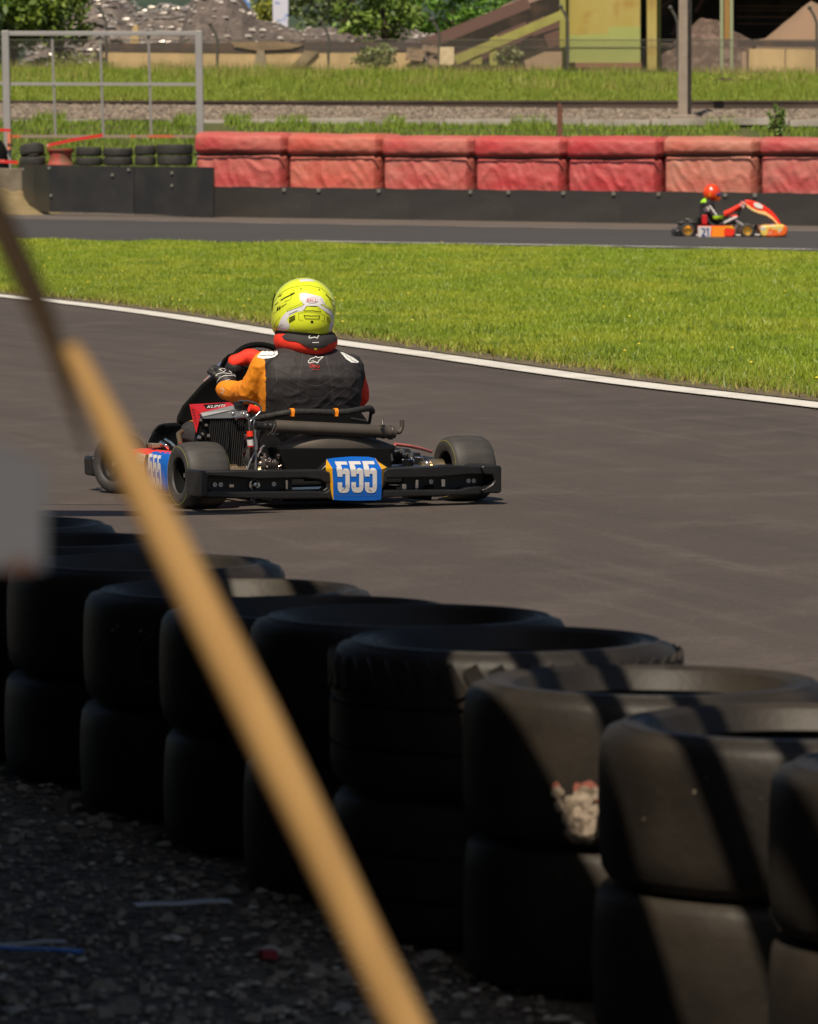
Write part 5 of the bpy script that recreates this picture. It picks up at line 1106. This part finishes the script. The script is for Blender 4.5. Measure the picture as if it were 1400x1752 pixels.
# concrete mast
YM = 127.5; c = P(1172, 218, YM); mst = empty('catenary_mast', (c.x, YM, c.z)); tag(mst, 'tall concrete mast rising beside the railway and leaving the top of the photo', 'mast')
k = YM / F; mb = MB(); hgt = 9.0; M_CONC = mat('mast_concrete', (.33, .27, .22), .85, n=(3, (.27, .215, .17), .4, .7), bump=(10, .3, .02))
mb.prism([(-11.5 * k, 0, -.3), (5 * k, 0, -.3), (3.0 * k, 0, hgt), (-9.5 * k, 0, hgt)], [(-11.5 * k, .12, -.3), (5 * k, .12, -.3), (3.0 * k, .12, hgt), (-9.5 * k, .12, hgt)]); mb.build('front_flange', M_CONC, mst, 0, .015)
mb = MB(); mb.box((-3 * k, .25, hgt / 2), (.08, .26, hgt)); mb.build('web', M_CONC, mst, 0)
mb = MB(); mb.prism([(-4 * k, .38, -.3), (13 * k, .38, -.3), (11.5 * k, .38, hgt), (-4 * k, .38, hgt)], [(-4 * k, .5, -.3), (13 * k, .5, -.3), (11.5 * k, .5, hgt), (-4 * k, .5, hgt)]); mb.build('rear_flange', M_CONC, mst, 0, .015)
mb = MB(); mb.box((-3 * k, .3, .12), (.62, .9, .36)); mb.build('footing', M_CONC, mst, 0, .02)
YP = 118.5; c = P(958, 232, YP); mb = MB(); zb = 0.3; zt_p = P(958, 180, YP).z; mb.bar((c.x, YP, zb), (c.x, YP, zt_p), .115, .11, (0, 1, 0)); mb.box((c.x, YP, zt_p + .02), (.06, .06, .05)); tag(mb.build('rusty_post', mat('rust_brown', (.17, .065, .040), .8, n=(4, (.11, .05, .035), .4, .7)), None, 0, .008), 'short rusty brown post sticking up behind the red cushions', 'post')
# chain-link fence with cranked posts
YC = 178.0; zc = lambda x: zt(x, YC); fe = empty('chain_link_fence', (0, YC, zc(0))); tag(fe, 'chain link fence with cranked posts along the top of the grass bank', 'fence'); fl_ = fe.location.copy(); M_WIRE = mat('fence_wire', (.13, .12, .10), .6, .4)
q = lambda x, y, d=0.: P(x, y, YC + d) - fl_
for px in (-10, 182, 372, 562, 752, 972, 1160, 1398):
    ty = {372: 68, 562: 62, 752: 60, 972: 38}.get(px, 40); mb = MB(); b = q(px, 132); b.z = -.1; t_ = q(px, ty)
    mb.tube([b, t_, q(px - 4, ty - 12), q(px - 12, ty - 26)], .045, 8); mb.ell(q(px - 12.5, ty - 27), .075, nu=8, nv=6); mb.build('post', mat('post_grey', (.085, .08, .07), .7), fe, 40)
mb = MB(); x0 = q(-40, 100).x; x1 = q(1440, 100).x; zlo = q(0, 128).z; zhi = q(0, 68).z; Ht = zhi - zlo; sp_ = .105
for i in range(int((x1 - x0) / sp_) + 24):
    for sg in (1, -1):
        xa = x0 + i * sp_ - (Ht if sg > 0 else 0); a = V((xa, 0, zlo)); b = V((xa + Ht * sg * (1 if sg > 0 else 1), .012 * sg, zhi)) if sg > 0 else V((xa - Ht, -.012, zhi))
        d = (b - a).normalized(); s_ = V((d.z, 0, -d.x)) * .0042
        mb.add([a - s_, a + s_, b + s_, b - s_, a + V((0, .012, 0)), b + V((0, .012, 0))], [(0, 1, 2, 3), (0, 4, 5, 3), (1, 4, 5, 2)])
mb.build('mesh', M_WIRE, fe, 0, fix=False)
mb = MB(); mb.tube([V((x0, 0, zhi)), V((x1, 0, zhi))], .014, 6); mb.tube([V((x0, 0, zlo + .9)), V((x1, 0, zlo + .9))], .010, 6)
mb.build('tension_wire', M_WIRE, fe, 0)
mb = MB(); mb.prism([P(x, y, YC - .15) for x, y in [(753, 80), (777, 80), (777.5, 108), (771, 112), (752, 110)]], [P(x, y, YC - .12) for x, y in [(753, 80), (777, 80), (777.5, 108), (771, 112), (752, 110)]])
tag(mb.build('blank_sign', mat('sign_beige', (.62, .50, .32), .7, n=(6, (.50, .38, .22), .45, .7)), None, 0), 'small blank beige sign hanging on the chain link fence', 'sign')
# ============================================================ YARD BEHIND
YW = 184.0
M_BEIGE = mat('beige_concrete', (.66, .47, .24), .9, n=[(.9, (.52, .37, .19), .4, .65, (2, 1, .5)), (3, (.30, .23, .12), .62, .8)])
def wallpiece(nm, pts, Y, th, m, lab, cat, parent=None, bevel=0):
    mb = MB(); mb.prism([P(x, y, Y) for x, y in pts], [P(x, y, Y) + V((0, th, 0)) for x, y in pts]); o = mb.build(nm, m, parent, 0, bevel)
    return tag(o, lab, cat) if parent is None else o
wallpiece('yard_wall', [(165, 88), (400, 88), (710, 90), (710, 142), (165, 142)], YW, .3, M_BEIGE, 'long beige concrete yard wall behind the fence at the left', 'wall')
wallpiece('rusty_girder', [(170, 74), (460, 74), (560, 70), (700, 72), (745, 74), (745, 86), (430, 90), (170, 87)], YW - .03, .3, mat('dark_girder', (.075, .055, .05), .8, n=(1.5, (.14, .08, .05), .5, .7)), 'dark rusty girder lying along the top of the beige wall', 'girder')
wallpiece('yard_beam', [(396, 72), (470, 70), (520, 76), (500, 83), (440, 86), (400, 80)], YW - .1, .07, mat('brown_beam', (.36, .24, .13), .85, n=(1.5, (.24, .17, .10), .4, .65)), 'ochre brown beam lying on the girder at the left', 'beam')
wallpiece('prop_beam', [(483, 130), (500, 132), (545, 88), (522, 86)], YW - .12, .08, mat('leaning_timber', (.24, .18, .10), .85, n=(1.5, (.34, .26, .15), .45, .6)), 'brown timber leaning diagonally against the beige wall', 'timber')
wallpiece('prop_beam', [(440, 86), (452, 86), (458, 132), (430, 132)], YW - .16, .12, mat('grey_block', (.42, .32, .20), .9, n=(1.5, (.26, .22, .16), .45, .65)), 'short grey concrete pillar in front of the beige wall', 'pillar')
wallpiece('storage_block', [(228, 44), (236, 42), (238, 74), (222, 74)], YW + 4, .4, M_BEIGE, 'small tan slab standing upright before the scrap heap', 'slab')
wallpiece('low_wall', [(894, 88), (962, 88), (962, 119), (900, 119)], YW, .4, mat('tan_concrete', (.42, .29, .19), .9, n=(1, (.34, .24, .15), .4, .7)), 'short tan wall left of the yellow building', 'wall')
rw = empty('yard_wall', P(1340, 136, YW - 2)); tag(rw, 'beige concrete panel wall at the right edge under the sand pile', 'wall'); ro = rw.location.copy()
for a, b in ((1282, 1343), (1345, 1440)):
    mb = MB(); mb.prism([P(x, y, YW - 2) - ro for x, y in [(a, 83), (b, 83), (b, 134), (a, 134)]], [P(x, y, YW - 2) - ro + V((0, .3, 0)) for x, y in [(a, 83), (b, 83), (b, 134), (a, 134)]]); mb.build('wall_panel', M_BEIGE, rw, 0, .02)
mb = MB(); mb.prism([P(x, y, YW - 2.05) - ro for x, y in [(1262, 69), (1440, 70), (1440, 81), (1262, 79)]], [P(x, y, YW - 1.7) - ro for x, y in [(1262, 69), (1440, 70), (1440, 81), (1262, 79)]]); mb.build('coping_girder', mat('dark_girder', (.075, .055, .05)), rw, 0)
mb = MB(); mb.prism([P(x, y, YW - 2.1) - ro for x, y in [(1270, 88), (1277, 88), (1277, 133), (1270, 133)]], [P(x, y, YW - 1.9) - ro for x, y in [(1270, 88), (1277, 88), (1277, 133), (1270, 133)]]); mb.build('wall_stub', mat('pinkish_post', (.42, .28, .2), .8), rw, 0)
# yellow building
yb = empty('yellow_building', P(1030, 107, YW + 1)); tag(yb, 'yellow rendered building with a pale green base beside the railway yard', 'building'); yo = yb.location.copy()
M_YB = mat('yellow_render', (.42, .33, .085), .9, n=[(.7, (.46, .37, .12), .4, .6, (1, 1, .4)), (1.3, (.37, .21, .05), .55, .72), (2.5, (.30, .25, .10), .6, .75, (2, 1, .3))]); M_GB = mat('green_render', (.34, .38, .12), .9, n=(.8, (.40, .42, .14), .4, .7))
def yp(nm, pts, Y, th, m):
    mb = MB(); mb.prism([P(x, y, Y) - yo for x, y in pts], [P(x, y, Y) - yo + V((0, th, 0)) for x, y in pts]); return mb.build(nm, m, yb, 0)
yp('wall', [(968, -90), (1096, -90), (1096, 45), (1042, 46), (1040, 58), (968, 60)], YW + 1, 3.0, M_YB)
yp('wall_base', [(968, 60), (1040, 58), (1042, 46), (1096, 45), (1096, 107), (968, 107)], YW + 1, 3.0, M_GB)
yp('joint_line', [(968, 80.5), (1096, 80.5), (1096, 82), (968, 82)], YW + .98, .02, mat('joint_dark', (.16, .17, .08), .9))
yp('footing', [(966, 107), (1098, 107), (1098, 116), (966, 116)], YW + .9, 3.2, mat('brick_red_base', (.28, .13, .09), .9))
yp('corner_post', [(958, -90), (968, -90), (968, 118), (958, 118)], YW + .6, .4, mat('olive_paint', (.32, .30, .075), .7))
yp('pillar', [(1107, -90), (1124, -90), (1124, 120), (1108, 120)], YW + 1, .5, M_YB)
yp('pillar', [(1126, -90), (1131, -90), (1131, 118), (1126, 118)], YW + 1.6, .5, mat('olive_paint', (.32, .30, .075)))
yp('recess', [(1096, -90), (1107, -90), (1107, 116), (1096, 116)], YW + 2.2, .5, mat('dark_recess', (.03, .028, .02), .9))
yp('long_beam', [(775, 96), (783, 110), (968, 30), (968, 14)], YW - .5, .35, mat('olive_yellow_beam', (.36, .34, .09), .8, n=(1.5, (.28, .25, .07), .4, .7)))
yp('beam_leg', [(838, 66), (851, 60), (851, 112), (838, 112)], YW - .45, .3, mat('olive_yellow_beam', (0, 0, 0)))
yp('beam_leg', [(809, 84), (823, 78), (825, 110), (806, 110)], YW - .45, .3, mat('olive_yellow_beam', (0, 0, 0)))
# bunker shed behind
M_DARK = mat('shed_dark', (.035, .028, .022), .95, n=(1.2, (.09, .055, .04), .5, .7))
she = empty('scrap_shed', P(1260, 110, YW + 22)); tag(she, 'dark open scrap shed with rusty beams right of the yellow building', 'shed'); so_ = she.location.copy()
def sp2(nm, pts, Y, th, m):
    mb = MB(); mb.prism([P(x, y, Y) - so_ for x, y in pts], [P(x, y, Y) - so_ + V((0, th, 0)) for x, y in pts]); return mb.build(nm, m, she, 0)
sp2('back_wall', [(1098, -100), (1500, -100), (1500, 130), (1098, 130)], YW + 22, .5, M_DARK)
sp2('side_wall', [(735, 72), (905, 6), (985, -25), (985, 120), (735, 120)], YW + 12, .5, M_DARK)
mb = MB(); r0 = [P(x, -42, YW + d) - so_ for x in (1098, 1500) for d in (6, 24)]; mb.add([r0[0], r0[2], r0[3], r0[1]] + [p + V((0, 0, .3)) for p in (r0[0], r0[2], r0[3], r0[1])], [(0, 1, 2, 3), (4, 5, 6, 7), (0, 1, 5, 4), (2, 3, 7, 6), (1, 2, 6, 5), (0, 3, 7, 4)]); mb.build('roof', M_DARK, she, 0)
M_RB = mat('rusty_beam', (.13, .06, .045), .8)
for k_, (y, h_) in enumerate([(9, 2), (16, 1.5), (27, 3), (39, 2)]): sp2('purlin', [(1262, y), (1400, y + 1), (1400, y + h_ + 1), (1262, y + h_)], YW + 10, .2, M_RB)
sp2('girder', [(1290, 84), (1100, 76), (1100, 71), (1290, 79)], YW + 6, .2, mat('dark_girder', (0, 0, 0)))
for (a, b) in (((1190, 20), (1215, -20)), ((1130, 12), (1165, -10)), ((1150, 60), (1170, 20))):
    mb = MB(); mb.bar(P(*a, YW + 9) - so_, P(*b, YW + 9) - so_, .12, .12, (0, 1, 0)); mb.build('brace', M_RB, she, 0)
gp = empty('lattice_post', P(1244, 120, YW - 1)); tag(gp, 'pale green steel lattice post in front of the dark shed', 'post'); go_ = gp.location.copy()
M_PG = mat('pale_green_steel', (.32, .36, .22), .6)
for x in (1235, 1252):
    mb = MB(); mb.bar(P(x, 124, YW - 1) - go_, P(x, -60, YW - 1) - go_, .10, .1, (0, 1, 0)); mb.build('upright', M_PG, gp, 0)
mb = MB(); mb.prism([P(x, y, YW - .9) - go_ for x, y in [(1238, -60), (1249, -60), (1249, 66), (1238, 66)]], [P(x, y, YW - .8) - go_ for x, y in [(1238, -60), (1249, -60), (1249, 66), (1238, 66)]]); mb.build('ochre_panel', mat('ochre_panel', (.33, .19, .06), .8), gp, 0)
# heaps
def heap(nm, prof, Y, dep, m, lab=None, rough_=.25, kind='stuff', seed=1.):
    xs = [p[0] for p in prof]; ys2 = [p[1] for p in prof]; nx = 90; ny = 22; vs = []; fs = []
    zb = zt(0, Y) - .1
    for j in range(ny + 1):
        w = j / ny
        for i in range(nx + 1):
            px = xs[0] + (xs[-1] - xs[0]) * i / nx; pk = P(px, float(np.interp(px, xs, ys2)), Y); y = Y - dep / 2 + dep * w
            f = math.sin(math.pi * min(1, w * 1.0)) ** .75; x = P(px, 100, Y).x
            z = zb + max(0, pk.z - zb) * f; z += f * rough_ * (noise.noise(V((x * .8, y * .8, seed))) + .6 * noise.noise(V((x * 2.4, y * 2.4, seed)))); vs.append((x, y, z))
    for j in range(ny):
        for i in range(nx): a = j * (nx + 1) + i; fs.append((a, a + 1, a + nx + 2, a + nx + 1))
    return fastmesh(nm, np.array(vs), np.array(fs), m, kind, False), vs
M_SCR = mat('scrap', (.16, .13, .115), .7, n=[(2.2, (.30, .25, .21), .45, .7), (6, (.07, .05, .045), .5, .7)], bump=(6, 1, .15))
o, vs = heap('scrap_heap', [(60, 60), (110, 20), (135, -8), (185, -6), (215, 8), (235, 22), (262, 18), (300, 12), (330, 18), (352, 60)], 202, 16, M_SCR, rough_=.4)
vs = np.array(vs); k = rng.integers(0, len(vs), 1500); stones('scrap_pieces', vs[k, 0] + rng.normal(0, .15, 1500), vs[k, 1], vs[k, 2] + .05, rng.uniform(.08, .34, 1500), mat('scrap_metal', (.20, .17, .15), .35, .6, island=(.62, .58, .54)), flat=.35)
o, vs = heap('earth_heap', [(310, 60), (325, 12), (345, -14), (390, -12), (420, 12), (440, 34), (490, 50), (520, 56), (560, 54), (600, 46), (660, 40), (700, 52), (740, 62)], 197, 12, mat('earth_heap', (.12, .095, .085), .9, n=[(1.6, (.18, .145, .125), .45, .7), (6, (.07, .055, .05), .5, .7)], bump=(5, 1, .12)), rough_=.3, seed=4.)
vs = np.array(vs); k = rng.integers(0, len(vs), 420); stones('rubble', vs[k, 0], vs[k, 1], vs[k, 2] + .05, rng.uniform(.08, .28, 420), mat('rubble_mix', (.16, .13, .11), .6, .2, island=(.6, .54, .50)), flat=.5)
o, vs = heap('gravel_heap', [(700, 72), (730, 66), (762, 62), (790, 46), (830, 26), (880, 2), (930, -20), (1000, -40)], 202, 10, mat('brown_spoil', (.20, .13, .095), .9, n=(2, (.26, .17, .12), .4, .7), bump=(6, .8, .08)), rough_=.12, seed=7.)
o, vs = heap('sand_pile', [(1290, 70), (1310, 66), (1340, 40), (1372, 14), (1388, 3), (1410, 14), (1460, 50)], YW + 3, 5, mat('brown_sand', (.26, .17, .11), .95, bump=(8, .6, .04)), rough_=.05, seed=9.)
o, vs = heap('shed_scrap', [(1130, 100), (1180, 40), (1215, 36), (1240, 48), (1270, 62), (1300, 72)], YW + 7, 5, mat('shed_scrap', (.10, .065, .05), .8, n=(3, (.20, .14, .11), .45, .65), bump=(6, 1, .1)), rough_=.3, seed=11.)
mb = MB()
for (a, b, w_) in [((722, 78), (905, 4), .22), ((770, 104), (890, 62), .12), ((800, 104), (935, 36), .10)]: mb.bar(P(*a, YW + 3), P(*b, YW + 3), .4, w_, (0, 1, 0))
for (a, b) in (((850, 72), (905, 48)), ((908, 50), (955, 34)), ((935, 72), (960, 62))): mb.bar(P(*a, YW + 2), P(*b, YW + 2), .5, .18, (0, 1, 0))
tag(mb.build('conveyor_ramp', mat('ramp_brown', (.15, .085, .07), .85), None, 0), 'brown ramp beams rising diagonally left of the yellow building', 'ramp')
mb = MB()
for i in range(26): mb.box(P(random.uniform(700, 752), random.uniform(84, 128), YW - 1 + random.uniform(0, 1)), (random.uniform(.15, .6), .2, random.uniform(.08, .3)), Matrix.Rotation(random.uniform(-.6, .6), 3, 'Y'))
structure(mb.build('rubble', mat('rubble_tan', (.34, .24, .16), .9, n=(3, (.12, .09, .07), .45, .6)), None, 0), 'stuff')
for (pts, lb) in (([(404, -40), (425, -40), (429, 18), (418, 14), (406, 2)], 'blue and white banner at the top edge above the earth heap'), ([(466, -40), (492, -40), (490, 46), (480, 40), (467, 36)], 'tall white and blue banner at the top edge beside the yellow-green bush')):
    mb = MB(); mb.prism([P(x, y, 212) for x, y in pts], [P(x, y, 212.05) for x, y in pts]); mb.tube([P(pts[1][0] + 1, -60, 212.02), P(pts[1][0] - 1, 90, 212.02)], .04, 8)
    tag(mb.build('banner', mat('banner_cloth', (.10, .24, .58), .7, n=(1.1, (.55, .58, .68), .52, .56)) if pts[0][0] == 404 else mat('pale_banner_cloth', (.62, .62, .74), .7, n=(2.2, (.16, .26, .60), .55, .6, (1, 1, 2.5))), None, 0), lb, 'banner')
# ------------------------------------------------------------ trees
def tree(px, pyc, Y, rx_, rz_, lab, c1, c2, seed, nl=2600, leaf=.16, cat='tree', name='tree', hole=.25, grp=None):
    r = np.random.default_rng(seed); c = P(px, pyc, Y); zb = zt(c.x, Y); t = empty(name, (c.x, Y, zb)); tag(t, lab, cat, grp)
    ncl = 46; cc = []
    while len(cc) < ncl:
        p = r.uniform(-1, 1, 3)
        if .25 < np.linalg.norm(p) < 1 and noise.noise(V(p * 1.4) + V((seed, 0, 0))) > -hole: cc.append(p)
    cc = np.array(cc) * [rx_, rx_, rz_]; pk = r.integers(0, ncl, nl); p = cc[pk] + r.normal(0, 1, (nl, 3)) * [rx_ * .13, rx_ * .13, rz_ * .10]
    n_ = r.normal(0, 1, (nl, 3)); n_[:, 2] += .8; n_ /= np.linalg.norm(n_, axis=1)[:, None]; a = np.cross(n_, r.normal(0, 1, (nl, 3))); a /= np.linalg.norm(a, axis=1)[:, None]; b = np.cross(n_, a)
    s_ = leaf * r.uniform(.6, 1.3, nl)[:, None]; base_c = np.array([0, 0, c.z - zb])
    v = np.stack([p - a * s_, p + b * s_ * .5 - a * .1 * s_, p + a * s_, p - b * s_ * .5 + a * .1 * s_], 1) + base_c
    o = fastmesh('crown', v.reshape(-1, 3), np.arange(nl * 4).reshape(nl, 4), mat('leaf_%d' % seed, c1, .5, island=c2), None); o.parent = t
    mb = MB(); hc_ = c.z - zb; mb.tube([(0, 0, -.2), (.1, 0, hc_ * .5), (0, .1, hc_)], [.16, .12, .06], 8)
    for k_ in range(8):
        e = V(cc[k_]) * .8 + V((0, 0, hc_)); s0 = V((.05, 0, hc_ * (.45 + .05 * k_))); mb.tube([s0, s0.lerp(e, .5) + V((0, 0, .1)), e], [.06, .04, .015], 6)
    mb.build('trunk', mat('bark', (.09, .065, .045), .9), t, 50); return t
tree(20, 15, 181, 2.0, 1.75, 'dense dark green tree in the top left corner above the steel frame', (.030, .075, .010), (.22, .30, .035), 3, 3600, .15)
tree(95, 28, 183, 1.25, 1.35, 'paler leafy tree just right of the one in the top left corner', (.07, .13, .015), (.24, .30, .05), 4, 1800, .13)
tree(655, 15, 191, 1.55, 1.35, 'loose green bush hanging over the beige wall in the top middle', (.05, .11, .014), (.24, .34, .05), 5, 2200, .13)
tree(590, -5, 224, 2.6, 1.5, 'dark green bushes behind the earth heap, left of the loose green bush', (.04, .08, .02), (.15, .19, .05), 6, 2400, .15)
tree(775, 10, 226, 2.6, 1.9, 'bright green tree behind the gravel heap, left of the yellow building', (.05, .13, .012), (.18, .36, .04), 7, 3200, .15)
tree(452, 12, 228, .8, 1.1, 'small yellow-green bush between the two banners', (.16, .20, .02), (.36, .36, .05), 8, 1300, .12, 'bush', 'bush')
tree(640, 100, 182.5, .75, .5, 'weedy shrub growing in front of the beige wall', (.10, .14, .03), (.26, .28, .09), 9, 900, .08, 'shrub', 'shrub')
tree(120, 112, 181, 1.3, .42, 'scrubby weeds under the top left trees beside the beige wall', (.12, .16, .03), (.30, .30, .09), 13, 900, .08, 'shrub', 'shrub')
tree(505, 122, 181, .7, .22, 'low weeds in front of the leaning timber', (.12, .17, .03), (.28, .30, .08), 14, 420, .07, 'shrub', 'shrub')
tree(870, 95, 181, .5, .45, 'thin pale shrub under the diagonal beam', (.12, .14, .05), (.28, .28, .12), 10, 500, .07, 'shrub', 'shrub')
tree(1240, 142, 160, .75, .18, 'light yellow-green patch of leafy plants on the bank right of the mast', (.22, .26, .03), (.36, .38, .06), 11, 1000, .05, 'plants', 'leafy_plants', .1)
tree(1328, 205, 122, .22, .36, 'tall green weeds behind the last red cushions at the right', (.07, .14, .02), (.20, .30, .05), 12, 500, .05, 'weeds', 'weed_clump', .1)
# far hill
def hz(x, y):
    t_ = (y - 600) / 500; return 3.9 + max(0, math.sin(min(1, max(0, t_)) * math.pi / 2)) * (48 + 10 * noise.noise(V((x * .01, 0, 0))))
sheet('hill', -300, 300, list(np.linspace(600, 1100, 16)), 60, lambda x, y: hz(x, y), mat('wooded_hill', (.028, .050, .034), .95, n=(.05, (.05, .075, .04), .4, .7), bump=(.12, 1, 3)))

#@@SPLIT: loose pieces of one part become separate parts
def split_islands(o):
    bm = bmesh.new(); bm.from_mesh(o.data); seen = set(); isl = []
    for f in bm.faces:
        if f.index in seen: continue
        st = [f]; seen.add(f.index); g = []
        while st:
            a = st.pop(); g.append(a.index)
            for v in a.verts:
                for b in v.link_faces:
                    if b.index not in seen: seen.add(b.index); st.append(b)
        isl.append(g)
    bm.free()
    if len(isl) < 2 or len(isl) > 60: return
    for g in isl[1:]:
        c = o.copy(); c.data = o.data.copy(); COL.objects.link(c); c.parent = o.parent; keep(c, set(g))
    keep(o, set(isl[0]))
def keep(o, s):
    bm = bmesh.new(); bm.from_mesh(o.data); bmesh.ops.delete(bm, geom=[f for f in bm.faces if f.index not in s], context='FACES'); bm.to_mesh(o.data); bm.free()
for o in list(bpy.data.objects):
    if o.parent and o.name.split('.')[0] in ('bumper_bracket', 'engine', 'axle_hub', 'mounting_hardware', 'shoulder_patch', 'bolt', 'undertray', 'silencer_clamp', 'brake_rod', 'carburettor'): split_islands(o)
